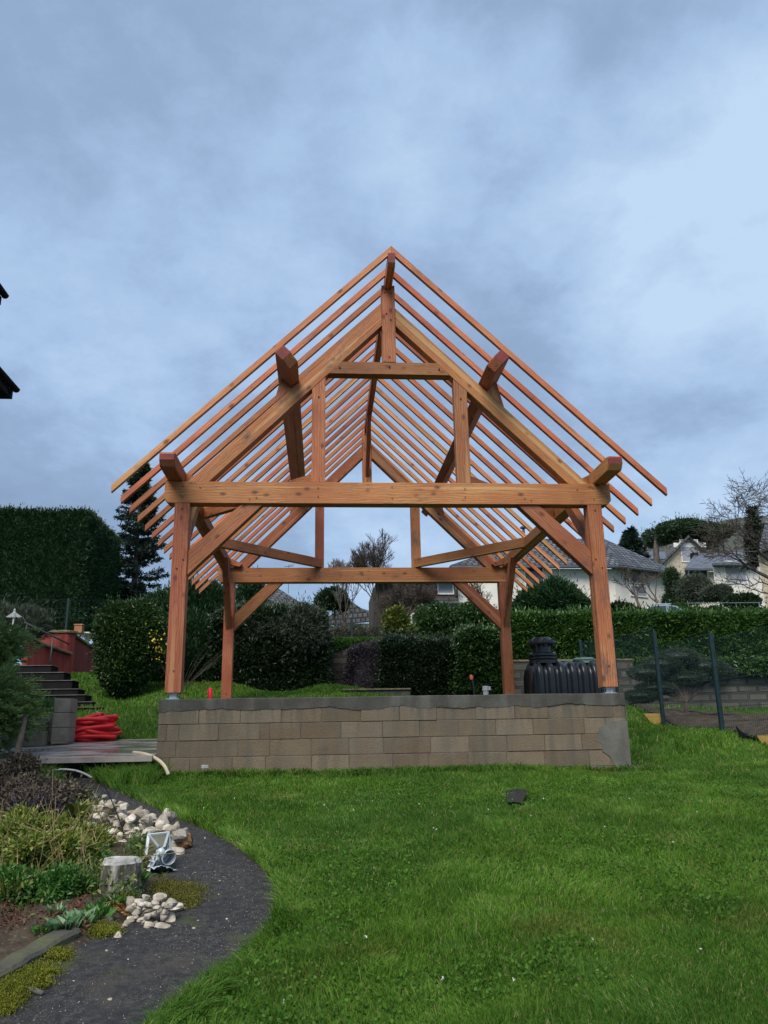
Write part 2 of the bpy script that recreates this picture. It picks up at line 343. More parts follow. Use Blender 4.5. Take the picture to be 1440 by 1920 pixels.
def path_extra(n, l, vec, col, math_, b, c):
    v = n.new('ShaderNodeTexVoronoi'); v.inputs['Scale'].default_value = 75; l.new(vec, v.inputs[0])
    g = math_('MULTIPLY', ramp_(n, l, v.outputs['Distance'], .22, .34, 1, 0), ramp_(n, l, noise_(n, l, vec, 2.6, 6), .38, .62))
    col = mixc(n, l, math_('MULTIPLY', g, .4), col, (.20, .165, .12))
    col = mixc(n, l, ramp_(n, l, noise_(n, l, vec, 1.6, 5, None, (4, 4, 4)), .58, .72, 0, .5), col, (.06, .05, .035))
    col = mixc(n, l, ramp_(n, l, noise_(n, l, vec, 2.0, 5, None, (9, 2, 4)), .60, .66, 0, .6), col, (.045, .06, .012))
    return col
MPATH = mat('dark_asphalt', [(.008, .008, .009), (.020, .020, .022), (.045, .043, .042)], 22, .8, 8, bump=.004, bscale=130, spec=.35, extra=path_extra)
def wet_extra(n, l, vec, col, math_, b, c):
    w = noise_(n, l, vec, 1, 6, (1.2, 4, 1), (2, 2, 2)); l.new(ramp_(n, l, w, .42, .60, .10, .75), b.inputs['Roughness']); return mixc(n, l, ramp_(n, l, w, .42, .6, .55, 0), col, (.09, .08, .072))
MWET = mat('wet_concrete', [(.22, .19, .17), (.38, .34, .31)], 3, .5, 6, extra=wet_extra, spec=.5)
def leafm(name, a, b_, c_, trans=.25, rough=.5, scale=2.5, isl=.5, spec=.35): return mat(name, [a, b_, c_], scale, rough, 4, island=isl, lo=.2, hi=.85, trans=trans, spec=spec)
MTHUJA = leafm('thuja_leaf', (.008, .028, .010), (.016, .052, .016), (.035, .095, .025), .15)
MSPRUCE = leafm('spruce_needles', (.008, .020, .014), (.016, .036, .024), (.03, .06, .035), .1)
MLAUREL = leafm('laurel_leaf', (.02, .055, .012), (.045, .11, .022), (.10, .20, .04), .2, .3)
MDARK = leafm('dark_shrub_leaf', (.006, .015, .006), (.013, .032, .010), (.034, .068, .022), .15, .4)
MIVY = leafm('ivy_leaf', (.012, .035, .010), (.03, .075, .018), (.08, .15, .04), .15, .3)
MBUSH = leafm('round_bush_leaf', (.010, .026, .007), (.024, .058, .013), (.07, .14, .03), .2, .32)
MJUN = leafm('juniper_leaf', (.06, .13, .04), (.15, .25, .08), (.30, .38, .12), .35, .5, 1.6)
MYEL = leafm('yellow_green_leaf', (.025, .055, .012), (.09, .125, .02), (.26, .26, .05), .3, .45)
MFLOW = leafm('yellow_flower', (.55, .38, .02), (.75, .55, .04), (.85, .70, .12), .2)
MPURP = leafm('purple_dark_leaf', (.020, .016, .024), (.04, .032, .042), (.07, .055, .06), .1)
MHYD = leafm('fading_leaf', (.055, .11, .018), (.15, .20, .03), (.34, .33, .07), .3, .45, 4)
MDEAD = leafm('withered_leaf', (.03, .028, .022), (.08, .055, .045), (.15, .14, .08), .1, .7)
MOLIVE = leafm('olive_leaf', (.035, .05, .035), (.06, .08, .055), (.10, .12, .08), .15)
MGREEN = leafm('fresh_leaf', (.025, .08, .012), (.06, .16, .03), (.12, .27, .06), .3, .4, 5)
MPINE = leafm('pine_needles', (.012, .03, .012), (.025, .055, .02), (.05, .09, .035), .1)
MMOSS = leafm('moss', (.06, .075, .006), (.13, .14, .01), (.24, .25, .02), .2, .8, 8)
MBARK = mat('bark', [(.045, .035, .03), (.10, .08, .065), (.15, .12, .10)], 9, .9, bump=.01, stretch=(1, 1, .3))
MTWIG = mat('bare_twig', [(.05, .04, .035), (.11, .085, .07)], 5, .9)
MTWIGL = mat('grey_twig', [(.10, .085, .075), (.19, .16, .14)], 5, .9)
MRENDER = mat('pale_wall_render', [(.60, .57, .51), (.70, .67, .61)], 2.5, .9, bump=.003)
MSTONEW = mat('pale_stone_wall', [(.30, .25, .18), (.42, .36, .27), (.5, .44, .34)], 6, .95, 6, bump=.02, bscale=14)
MREDW = mat('red_painted_render', [(.15, .025, .022), (.23, .042, .038), (.30, .065, .055)], 2, .85, 5, (4, 4, .5), bump=.004, bscale=30)
MCOPE = mat('mossy_coping', [(.10, .085, .045), (.22, .19, .12)], 9, .95, bump=.01)
MSLEEP = mat('tarred_sleeper', [(.006, .006, .007), (.014, .013, .014)], 5, .85, bump=.006, spec=.15)
MTREAD = mat('worn_tread', [(.07, .065, .06), (.15, .14, .125)], 6, .8, bump=.005)
MBLACK = mat('black_plastic', [(.006, .007, .009), (.012, .014, .017)], 3, .28, spec=.5)
MLID = mat('green_grey_lid', [(.10, .16, .14), (.18, .25, .22)], 5, .4)
MREDP = mat('red_plastic', [(.50, .010, .018), (.72, .022, .03)], 4, .5, spec=.35)
MPVC = mat('grey_pipe_plastic', [(.32, .33, .34), (.42, .43, .43)], 4, .4)
MHOSE = mat('cream_hose', [(.50, .42, .28), (.62, .54, .38)], 5, .45)
MORANGE = mat('orange_cap', [(.6, .11, .05), (.7, .16, .08)], 5, .5)
MGREENM = mat('green_coated_steel', [(.008, .022, .028), (.014, .035, .04)], 5, .45)
MGREYM = mat('grey_steel', [(.05, .055, .06), (.09, .095, .10)], 5, .5)
MYELW = mat('yellow_board', [(.30, .19, .045), (.42, .29, .08)], 5, .8, 5, (1, 1, 4))
MWHITE = mat('white_plaster', [(.55, .56, .55), (.75, .76, .74)], 8, .7)
MDKWIN = mat('dark_glass', [(.03, .035, .045), (.06, .07, .085)], 2, .12, spec=.6)
MSHUT = mat('grey_shutter', [(.22, .24, .28), (.30, .32, .36)], 2, .7, stretch=(1, 1, 12))
MTERRA = mat('terracotta', [(.28, .12, .06), (.38, .18, .09)], 8, .85)
def rock_extra(n, l, vec, col, math_, b, c):
    oi = n.new('ShaderNodeObjectInfo'); hv = n.new('ShaderNodeHueSaturation'); l.new(ramp_(n, l, oi.outputs['Random'], 0, 1, .6, 1.12), hv.inputs['Value']); l.new(col, hv.inputs['Color'])
    return mixc(n, l, ramp_(n, l, noise_(n, l, vec, 14, 6), .52, .66, 0, .6), hv.outputs[0], (.12, .09, .06))
MROCK = mat('white_limestone', [(.20, .165, .12), (.42, .37, .30), (.60, .55, .47)], 6, .9, 6, objr=1, bump=.01, bscale=22, lo=.3, hi=.62, extra=rock_extra)
MROCKD = mat('grey_rock', [(.06, .058, .055), (.13, .12, .11)], 7, .9, 6, objr=1, bump=.01, bscale=22)
MCARP = mat('silver_car_paint', [(.30, .34, .40), (.36, .40, .46)], 2, .25, metallic=.5)
MSTUMP = mat('weathered_stump', [(.02, .018, .014), (.09, .082, .065), (.34, .32, .28)], 7, .95, 8, (2.2, 2.2, .8), bump=.02, bscale=18)
MSTTOP = mat('whitened_stump_top', [(.14, .13, .11), (.50, .49, .47)], 16, .9, bump=.008)
MROT = mat('rotten_wood', [(.025, .016, .010), (.16, .075, .03), (.36, .20, .09)], 9, .95, 7, bump=.02, bscale=20)
MZINC = mat('pale_zinc', [(.26, .30, .32), (.46, .51, .54)], 8, .45, metallic=.25)
MGLASSD = mat('dirty_lantern_glass', [(.07, .075, .04), (.16, .15, .09)], 9, .25, spec=.5)
MFAR = leafm('far_wood', (.035, .04, .035), (.055, .06, .05), (.085, .085, .07), .05, .9, .12)
def tile_mat(name, c1, c2, gap, uu, vv, rough=.5, wavy=.02):
    m = bpy.data.materials.new(name); m.use_nodes = True; t = m.node_tree; n = t.nodes; l = t.links
    b = n['Principled BSDF']; b.inputs['Roughness'].default_value = rough
    uv = n.new('ShaderNodeUVMap'); br = n.new('ShaderNodeTexBrick'); l.new(uv.outputs[0], br.inputs[0]); br.offset = .5
    br.inputs['Color1'].default_value = (*c1, 1); br.inputs['Color2'].default_value = (*c2, 1); br.inputs['Mortar'].default_value = (*gap, 1)
    br.inputs['Scale'].default_value = 1; br.inputs['Brick Width'].default_value = uu; br.inputs['Row Height'].default_value = vv; br.inputs['Mortar Size'].default_value = .045; br.inputs['Mortar Smooth'].default_value = .3
    z = n.new('ShaderNodeTexNoise'); z.inputs['Scale'].default_value = 1.5; z.inputs['Detail'].default_value = 5; l.new(uv.outputs[0], z.inputs[0])
    mm = n.new('ShaderNodeMix'); mm.data_type = 'RGBA'; mm.blend_type = 'MULTIPLY'; mm.inputs[0].default_value = .6; l.new(br.outputs[0], mm.inputs[6])
    rr = n.new('ShaderNodeMapRange'); rr.inputs[1].default_value = .3; rr.inputs[2].default_value = .7; rr.inputs[3].default_value = .55; rr.inputs[4].default_value = 1.3; l.new(z.outputs[0], rr.inputs[0]); l.new(rr.outputs[0], mm.inputs[7])
    l.new(mm.outputs[2], b.inputs['Base Color'])
    bp = n.new('ShaderNodeBump'); bp.inputs['Distance'].default_value = wavy; bp.inputs['Strength'].default_value = 1; inv = n.new('ShaderNodeMath'); inv.operation = 'SUBTRACT'; inv.inputs[0].default_value = 1
    l.new(br.outputs['Fac'], inv.inputs[1]); l.new(inv.outputs[0], bp.inputs['Height']); l.new(bp.outputs[0], b.inputs['Normal'])
    return m
MTILE = tile_mat('dark_roof_tile', (.04, .048, .06), (.12, .135, .16), (.006, .007, .009), .30, .34, .8)
MTILE2 = tile_mat('grey_brown_roof_tile', (.055, .055, .058), (.10, .10, .105), (.015, .015, .015), .3, .3, .8)
MSLATE = tile_mat('slate_roof', (.085, .105, .135), (.12, .145, .185), (.07, .085, .11), .3, .2, .7, .004)
MBLOCKW = tile_mat('old_block_wall', (.065, .062, .052), (.115, .108, .088), (.05, .048, .042), .5, .2, .95, .01)
def roofquad(name, quads, m, parent, th=.12):
    """roof or wall sheets given as corner lists (eave left, eave right, ridge right, ridge left); uv in metres"""
    V = []; F = []; U = []
    for q in quads:
        q = [np.asarray(v, float) for v in q]; ex = q[1]-q[0]; ex = ex/np.linalg.norm(ex); nn = np.cross(ex, q[-1]-q[0]); nn /= np.linalg.norm(nn); ey = np.cross(nn, ex)
        k = len(q); b = len(V); V += q+[v-nn*th for v in q]
        F += [tuple(range(b, b+k)), tuple(range(b+2*k-1, b+k-1, -1))]+[(b+i, b+i+k, b+(i+1) % k+k, b+(i+1) % k) for i in range(k)]
        U += [((v-q[0])@ex, (v-q[0])@ey) for v in q]*2
    me = bpy.data.meshes.new(name); me.from_pydata([tuple(v) for v in V], [], F); me.materials.append(m); me.polygons.foreach_set('use_smooth', [False]*len(F))
    ul = me.uv_layers.new(name='UVMap')
    for lp in me.loops: ul.data[lp.index].uv = U[lp.vertex_index]
    o = bpy.data.objects.new(name, me); COL.objects.link(o)
    if parent is not None: o.parent = parent; o.matrix_parent_inverse = parent.matrix_basis.inverted()
    return o
exec_parts = True
# ================================================================== SETTING
def grid(name, xs, ys, fz, m, kind='structure'):
    X, Y = np.meshgrid(xs, ys, indexing='ij'); Z = fz(X, Y); a, b = X.shape
    i = np.arange((a-1))[:, None]*b+np.arange(b-1)[None, :]; i = i.ravel()
    o = MB().add(np.stack([X, Y, Z], -1), np.stack([i, i+b, i+b+1, i+1], 1)).build(name, m, smooth=True); tag(o, kind=kind); return o
def FL(x, y):      # ground with the dug-out platform inside the wall
    z = G(x, y); ins = (np.abs(x) < 3.1) & (y > -.02) & (y < 5.6); return np.where(ins, np.minimum(z, -.25), z)
xs = np.unique(np.r_[np.linspace(-120, -12, 25), np.linspace(-12, 14, 131), np.linspace(14, 160, 30)])
ys = np.unique(np.r_[np.linspace(-60, -10, 12), np.linspace(-10, 14, 121), np.linspace(14, 90, 30)])
lawn = grid('ground', xs, ys, FL, MLAWN); tag(lawn, 'sloping green lawn')
# hills on the skyline
def hillz(X, Y):
    cx_, t = X, np.clip((Y-88)/150, 0, 1)
    # skyline height read against the view: low behind the frame, rising to a wooded hill at the right
    az_ = (X+.96)/(Y+10.6); e = np.interp(az_, [-.6, -.1, .26, .33, .40, .50, .60], [.09, .07, .10, .16, .225, .262, .275])+.008*(vn(az_*30, Y*0, 5)-.5)
    zt = -.5+(Y+10.6)*e*np.clip(.55+.45*t, 0, 1); z0 = G(X, np.full_like(X, 88.))-3
    return z0*(1-t)+np.maximum(zt, z0)*t
hill = grid('hills', np.linspace(-160, 260, 90), np.linspace(88, 238, 24), hillz, MFAR); tag(hill, 'wooded hill on the skyline')
# ------------------------------------------------------------------ garden path and bed
RE = [(125, 1452), (168, 1462), (205, 1478), (262, 1505), (330, 1535), (400, 1565), (455, 1598), (500, 1638), (528, 1682), (525, 1716), (500, 1756), (462, 1798), (412, 1842), (350, 1885), (282, 1935), (180, 2010)]
LE = [(70, 1452), (95, 1470), (130, 1490), (190, 1530), (240, 1560), (285, 1580), (318, 1610), (305, 1650), (278, 1690), (262, 1712), (232, 1738), (200, 1758), (150, 1772), (95, 1815), (0, 1880), (-140, 1950)]
RW = np.array([Pg(*q) for q in RE]); LW = np.array([Pg(*q) for q in LE])
def resample(a, n):
    d = np.r_[0, np.cumsum(np.linalg.norm(np.diff(a[:, :2], axis=0), axis=1))]; t = np.linspace(0, d[-1], n)
    q = np.stack([np.interp(t, d, a[:, k]) for k in range(a.shape[1])], 1)
    for _ in range(6): q[1:-1] = (q[:-2]+2*q[1:-1]+q[2:])/4
    return q
RW = resample(RW, 90); LW = resample(LW, 90)
u = np.linspace(0, 1, 15); X = LW[:, None, 0]*(1-u)+RW[:, None, 0]*u; Y = LW[:, None, 1]*(1-u)+RW[:, None, 1]*u; Z = G(X, Y)+.012; a, b = X.shape
i = (np.arange(a-1)[:, None]*b+np.arange(b-1)[None]).ravel()
tag(MB().add(np.stack([X, Y, Z], -1), np.stack([i, i+b, i+b+1, i+1], 1)).build('path', MPATH, smooth=True), 'curved dark asphalt garden path', kind='structure')
PATHPOLY = np.r_[RW[:, :2], LW[::-1, :2]]
BEDPOLY = np.r_[LW[:, :2], [[-9.5, LW[-1, 1]], [-9.5, -.6]]]
SLABX = (-7.5, -3.0)
SLABPOLY = np.array([(-7.5, -.3), (-2.99, -.3), (-2.99, 3.1), (-7.5, 3.1)])
def inside(poly, x, y):
    x = np.asarray(x); y = np.asarray(y); r = np.zeros(x.shape, bool); n = len(poly)
    for k in range(n):
        x0, y0 = poly[k]; x1, y1 = poly[(k+1) % n]
        if y0 == y1: continue
        c = ((y0 > y) != (y1 > y)) & (x < (x1-x0)*(y-y0)/(y1-y0)+x0); r ^= c
    return r
gx = np.linspace(-9, -1.5, 220); gy = np.linspace(-8, -.5, 220)
X, Y = np.meshgrid(gx, gy, indexing='ij'); sd = np.full(X.shape, 99.)
for q in LW: sd = np.minimum(sd, np.hypot(X-q[0], Y-q[1]))
sd = np.where(inside(BEDPOLY, X, Y), sd, -sd); Z = G(X, Y)+np.clip(sd*.4-.01, -.04, .035)+.06*(fbm(X*4, Y*4, 3)-.3)*np.clip(sd*5, 0, 1)
i = (np.arange(219)[:, None]*220+np.arange(219)[None]).ravel(); F = np.stack([i, i+220, i+221, i+1], 1); F = F[sd.ravel()[F].mean(1) > -.12]
tag(MB().add(np.stack([X, Y, Z], -1), F).build('garden_soil', MSOIL, smooth=True), kind='structure')
# kerb along the bed, weathered boards of the path's lower left edge
kk = resample(np.array([Pg(x, y) for x, y in ((-90, 1880), (-30, 1855), (0, 1842), (60, 1805), (105, 1778), (135, 1762))]), 30); m = MB(); V = []
for k, p in enumerate(kk):
    d_ = kk[min(k+1, 29)]-kk[max(k-1, 0)]; d_ /= np.linalg.norm(d_); w_ = np.cross(d_, [0, 0, 1]); w_ /= np.linalg.norm(w_); zj = .012*(vn(k*.5, 0, 4)-.5)
    for a_, h_ in ((-.07, -.05), (-.07, .055), (-.055, .065), (.04, .06), (.055, .045), (.055, -.05)): V.append(p+w_*a_+[0, 0, h_+zj])
m.add(V, [(i*6+j, i*6+j+1, (i+1)*6+j+1, (i+1)*6+j) for i in range(29) for j in range(5)]+[tuple(range(6)), tuple(range(29*6+5, 29*6-1, -1))])
tag(m.build('kerb_edging', mat('mossy_kerb', [(.03, .029, .026), (.06, .057, .05), (.08, .09, .03)], 6, .9, 6, bump=.01, bscale=30)), 'mossy concrete kerb edging between flower bed and path', 'kerb')
# ------------------------------------------------------------------ sloping wet concrete slab at the left
zs0, zs1 = P(170, 1420, -.3)[2], P(250, 1386, 3.1)[2]
m = MB(); x0, x1 = SLABX
V = [(x0, -.3, zs0), (x1, -.3, zs0), (x1, 3.1, zs1), (x0, 3.1, zs1)]
m.prism(V, (0, 0, -.06)); m.prism([(v[0], v[1]+(.12 if k < 2 else 0), v[2]-.062) for k, v in enumerate(V)], (0, 0, -.5), 1); tag(m.build('concrete_slab', [MWET, MSLEEP]), 'wet sloping concrete slab', kind='structure')
def slabz(y): return zs0+(zs1-zs0)*(y+.3)/3.4
# platform inside the wall
m = MB(); m.box((-2.8, .15, -.5), (2.8, 6.0, -.06)); tag(m.build('platform', MSOIL), kind='structure')
# soil bed right of the fence
xs = np.linspace(5.2, 11, 60); ys = np.linspace(-.5, 8.3, 80)
tag(grid('vegetable_bed_soil', xs, ys, lambda X, Y: G(X, Y)+.03+.14*(fbm(X*4, Y*4, 21)-.4)*(X > 5.3), MSOIL))
# ------------------------------------------------------------------ block retaining wall
wall = thing('block_wall', 'low retaining wall of tan concrete blocks under the timber frame', 'wall', (0, .05, -1.0))
def cx2(c): return (c-715)/226.0
rows = [(-.127, -.316, [37, 150, 267, 383, 497, 610, 722, 830, 945, 1060, 1160, 1272, 1355]),
        (-.316, -.517, [62, 97, 207, 323, 351, 438, 553, 672, 780, 892, 1002, 1112, 1265, 1330]),
        (-.517, -.716, [90, 263, 352, 468, 576, 675, 810, 922, 1033, 1144, 1254, 1358]),
        (-.716, -.916, [74, 130, 248, 341, 470, 576, 700, 803, 917, 1030, 1140, 1273, 1335]),
        (-.916, -1.10, [60, 160, 280, 400, 510, 620, 740, 850, 970, 1080, 1200, 1310])]
mb = MB(); rr = random.Random(3)
for zt, zb, js in rows:
    e_ = [-3.0]+[cx2(c) for c in js if -2.95 < cx2(c) < 2.95]+[3.0]
    for a_, b_ in zip(e_[:-1], e_[1:]):
        g = .0035; f = rr.uniform(-.005, .005); mb.box((a_+g, -.05+f, zb+g), (b_-g, .12, zt-g))
bevel(mb.build('block_course', MBLK, wall, origin=(0, 0, 0)), .004)
mm = MB(); mm.box((-2.997, -.043, -1.12), (2.997, .145, -.128)); mm.build('mortar_joint', MMORT, wall)
mm = MB(); n_ = 220; xx = np.linspace(-3.002, 3.002, n_); low = -.105-.065*fbm(xx*2.2, xx*0, 5)-.022*vn(xx*14, xx*0, 9)
top = -.004+.006*(vn(xx*2, xx*0, 8)-.5); V = []
for k in range(n_): V += [(xx[k], -.058, low[k]), (xx[k], -.058-.003*vn(xx[k]*9, 0, 2), top[k]-.008), (xx[k], -.05, top[k]), (xx[k], .15, top[k]), (xx[k], .15, -.14)]
F = []
for k in range(n_-1):
    for j in range(4): F.append((k*5+j, k*5+5+j, k*5+6+j, k*5+1+j))
    F.append((k*5+4, k*5+9, k*5+5, k*5))
F += [(0, 1, 2, 3, 4), tuple((n_-1)*5+j for j in (4, 3, 2, 1, 0))]
mm.add(V, F).build('cement_band', MBAND, wall)
mm = MB(); pts = [(2.58, -.60), (2.62, -.44), (2.72, -.40), (2.76, -.36), (3.004, -.36), (3.004, -1.1), (2.80, -.93), (2.74, -.80), (2.64, -.73), (2.66, -.66)]
mm.prism([(x, -.056, z) for x, z in pts], (0, .01, 0)); mm.box((3.001, -.055, -1.1), (3.008, .15, -.16)); mm.build('cement_patch', mat('grey_mortar_patch', [(.09, .088, .076), (.15, .145, .125)], 5, .9, 6, bump=.004, bscale=40, spec=.15), wall)
mb = MB()
for sx in (-1, 1):
    for r_ in range(5):
        y = .152+(.25 if r_ % 2 else 0)-.0; zt = -.13-.2*r_
        ys_ = np.unique(np.r_[.152, np.arange(y+.25, 6.0, .5), 6.05])
        for a_, b_ in zip(ys_[:-1], ys_[1:]):
            xa, xb = sorted((sx*2.8, sx*3.0)); mb.box((xa, a_+.003, zt-.197), (xb, b_-.003, zt-.003))
    xa, xb = sorted((sx*2.795, sx*3.0)); mb.box((xa, .152, -.13), (xb, 6.05, -.003))
mb.box((-2.79, 5.86, -.8), (2.79, 6.05, -.003)); bevel(mb.build('side_course', MBLK, wall, origin=(0, 0, 0)), .004)
# ------------------------------------------------------------------ timber frame
tf = thing('timber_pavilion', 'open orange brown timber roof frame standing on the low block wall', 'timber frame', (0, 3, 0))
HB = [0]
def member(name, poly, ext, grain, m=MW, bw=.005, red=False, parent=tf):
    poly = [np.asarray(p, float) for p in poly]; ext = np.asarray(ext, float); g = np.asarray(grain, float); g = g/np.linalg.norm(g)
    e = ext/np.linalg.norm(ext); e = e-g*(e@g)
    if np.linalg.norm(e) < .1: e = np.cross(g, [0, 0, 1.])
    e /= np.linalg.norm(e); w = np.cross(g, e)
    o = MB().prism(poly, ext).build(name, [m, MRED], parent, origin=sum(poly)/len(poly)+ext/2, axes=(g, e, w))
    if red:
        mw = o.matrix_basis.to_3x3()
        for p in o.data.polygons:
            if (mw@p.normal).y < -.85: p.material_index = 1
    return bevel(o, bw)
def xz(pts, y): return [(x, y, z) for x, z in pts]
def mir(pts): return [(-x, z) for x, z in pts][::-1]
ZT, ZB, D = 2.889, 2.583, 5.86
for Yt in (0.0, D):
    dn = '' ; b0 = .075 if Yt == 0 else 0.045
    for sx in (-1, 1):
        post = [(2.75, b0), (2.95, b0), (2.95, ZB), (2.75, ZB)]; kn = [(2.75, 1.59), (2.75, 1.93), (2.06, ZB), (1.765, ZB)]
        pr = [(.1, 5.315), (.1, 5.607), (2.80, ZT), (2.51, ZT)]; po = [(.925, ZT), (1.115, ZT), (1.115, 4.285), (.925, 4.472)]
        cl = [(1.405, 4.30), (1.56, 4.47), (1.655, 4.06)]
        if sx < 0: post, kn, pr, po, cl = map(mir, (post, kn, pr, po, cl))
        member('post', xz(post, Yt), (0, .2, 0), (0, 0, 1))
        member('knee_brace', xz(kn, Yt+.03), (0, .14, 0), (-.69*sx, 0, .65))
        member('principal_rafter', xz(pr, Yt+.012), (0, .176, 0), (sx, 0, -1))
        member('strut', xz(po, Yt+.004), (0, .17, 0), (0, 0, 1))
        member('purlin_cleat', xz(cl, Yt+.03), (0, .12, 0), (sx*.3, 0, -1))
        # brace from post up to wall plate, along the building
        s_ = 1 if Yt == 0 else -1; ya = Yt+.2 if Yt == 0 else Yt; xa = 2.79*sx
        zq = 1.62 if Yt else 1.95
        q = [(xa, ya, zq), (xa, ya, zq+.26), (xa, ya+s_*.78, ZT), (xa, ya+s_*1.02, ZT)]
        member('wind_brace', q, (.12*sx, 0, 0), (0, s_*.7, .7))
        # flat corner brace lying on tie beam and plate
        a_ = np.array([.93*sx, Yt+(.16 if Yt == 0 else .04), ZT+.002]); b_ = np.array([2.84*sx, Yt+s_*1.93+(.1 if Yt == 0 else 0), ZT+.002]); d_ = (b_-a_)/np.linalg.norm(b_-a_); w_ = np.cross(d_, [0, 0, 1.])*.1
        if (w_[1] > 0) != (s_ < 0): w_ = -w_
        member('corner_brace', [a_, b_, b_+[0, 0, .185], a_+[0, 0, .185]], w_, d_)
        q = [(2.86, 3.08), (2.86, 2.93), (2.66, ZT+.003), (2.60, ZT+.06)]
        if sx < 0: q = mir(q)
        member('plate_cleat', xz(q, Yt-.0+(.19 if Yt == 0 else -.10)), (0, .1, 0), (-sx, 0, 1))
    tie = [(-3.04, ZB), (3.04, ZB), (3.095, ZB+.06), (3.095, ZT), (-3.095, ZT), (-3.095, ZB+.06)]
    member('tie_beam', xz(tie, Yt-.003), (0, .2, 0), (1, 0, 0))
    member('collar_beam', xz([(-.875, 4.53), (.875, 4.53), (.70, 4.722), (-.70, 4.722)], Yt+.006), (0, .17, 0), (1, 0, 0))
    member('king_post', xz([(-.098, 4.722), (.098, 4.722), (.098, 5.975), (-.098, 5.975)], Yt), (0, .2, 0), (0, 0, 1))
    s_ = 1 if Yt == 0 else -1; ya = Yt+.2 if Yt == 0 else Yt
    member('ridge_brace', [(-.04, ya, 4.87), (-.04, ya, 5.10), (-.04, ya+s_*.8, 5.903), (-.04, ya+s_*1.03, 5.903)], (.08, 0, 0), (0, s_*.7, .7))
Y0, Y1 = -.655, 7.06
member('ridge_beam', [(-.052, Y0, 6.10), (-.052, Y0, 5.95), (-.052, Y0+.05, 5.903), (-.052, Y1, 5.903), (-.052, Y1, 6.10)], (.104, 0, 0), (0, 1, 0), red=True)
for sx in (-1, 1):
    xa = 2.858*sx
    q = [(xa, Y0, 3.065), (xa, Y0, 2.975), (xa, Y0+.07, ZT+.001), (xa, Y1, ZT+.001), (xa, Y1, 3.085), (xa, Y0+.02, 3.085)]
    member('wall_plate', q, (.2*sx, 0, 0), (0, 1, 0), red=True, bw=.012)
    u_ = np.array([.7071*sx, 0, -.7071]); dn_ = np.array([-.7071*sx, 0, -.7071]); c_ = np.array([1.497*sx, 0, 4.63])
    pp = [(Y0, 0), (Y0, .15), (Y0+.10, .285), (Y1, .285), (Y1, 0)]
    member('purlin', [c_+np.array([0, y, 0])+dn_*d for y, d in pp], u_*.165, (0, 1, 0), red=True, bw=.01)
for k in range(16):
    y = -.64+.5062*k
    for sx in (-1, 1):
        q = [(0.0005, 6.222), (3.633, 2.636), (3.633, 2.535), (0.0005, 6.108)]
        if sx < 0: q = mir(q)
        member('rafter', xz(q, y), (0, .062, 0), (sx, 0, -.988), m=MWR, bw=.003)
for Yt, zz in ((0, .0), (D, -.02)):
    for sx in (-1, 1):
        m = MB(); c = 2.85*sx; m.box((c-.045, Yt+.055, zz), (c+.045, Yt+.145, zz+.07)); m.box((c-.08, Yt+.02, zz-.002), (c+.08, Yt+.18, zz+.008)); m.box((c-.07, Yt+.03, zz+.062), (c+.07, Yt+.17, zz+.072 if Yt == 0 else zz+.062+.004))
        m.build('post_foot', MGALV, tf)
MPEG = mat('dark_peg', [(.03, .018, .012), (.07, .04, .025)], 20, .8)
for Yt in (0.0, D):
    for x, z in ((.0, 2.66), (.0, 2.82), (1.02, 2.68), (1.02, 2.80), (2.85, 2.66), (2.85, 2.82), (2.85, 2.5), (2.80, 1.80), (2.88, 1.68), (1.95, 2.64), (1.86, 2.66), (.0, 4.64), (.72, 4.62), (1.02, 4.16), (.03, 5.40), (-.03, 5.50), (2.62, 2.80), (.0, 4.80), (2.85, .35), (.05, 5.85)):
        for sx in ((-1, 1) if x > .04 or x < -.04 else (1,)):
            MB().segs([(x*sx, Yt-.009, z)], [(x*sx, Yt+.03, z)], .011, .011, 8).build('peg', MPEG, tf)
            
# ------------------------------------------------------------------ foliage helpers
def boxshell(a, b, n, rng, depth=.12, lump=.12, faces=('f', 'l', 'r', 't', 'k'), round_=.0):
    a = np.array(a, float); b = np.array(b, float); d = b-a; ar = {'f': d[0]*d[2], 'k': d[0]*d[2], 'l': d[1]*d[2], 'r': d[1]*d[2], 't': d[0]*d[1]}
    tot = sum(ar[f] for f in faces); C = []; Nn = []
    for f in faces:
        k = int(n*ar[f]/tot); u = rng.random((k, 3)); p = a+u*d; nn = np.zeros((k, 3)); e = np.abs(rng.normal(size=k))*depth
        if f == 'f': p[:, 1] = a[1]+e; nn[:, 1] = -1; w = fbm(p[:, 0]*1.6, p[:, 2]*1.6, 3)
        if f == 'k': p[:, 1] = b[1]-e; nn[:, 1] = 1; w = fbm(p[:, 0]*1.6, p[:, 2]*1.6, 4)
        if f == 'l': p[:, 0] = a[0]+e; nn[:, 0] = -1; w = fbm(p[:, 1]*1.6, p[:, 2]*1.6, 5)
        if f == 'r': p[:, 0] = b[0]-e; nn[:, 0] = 1; w = fbm(p[:, 1]*1.6, p[:, 2]*1.6, 6)
        if f == 't': p[:, 2] = b[2]-e; nn[:, 2] = 1; w = fbm(p[:, 0]*1.6, p[:, 1]*1.6, 7)
        p += nn*((w-.5)*2*lump)[:, None]; C.append(p); Nn.append(nn)
    return np.concatenate(C), np.concatenate(Nn)
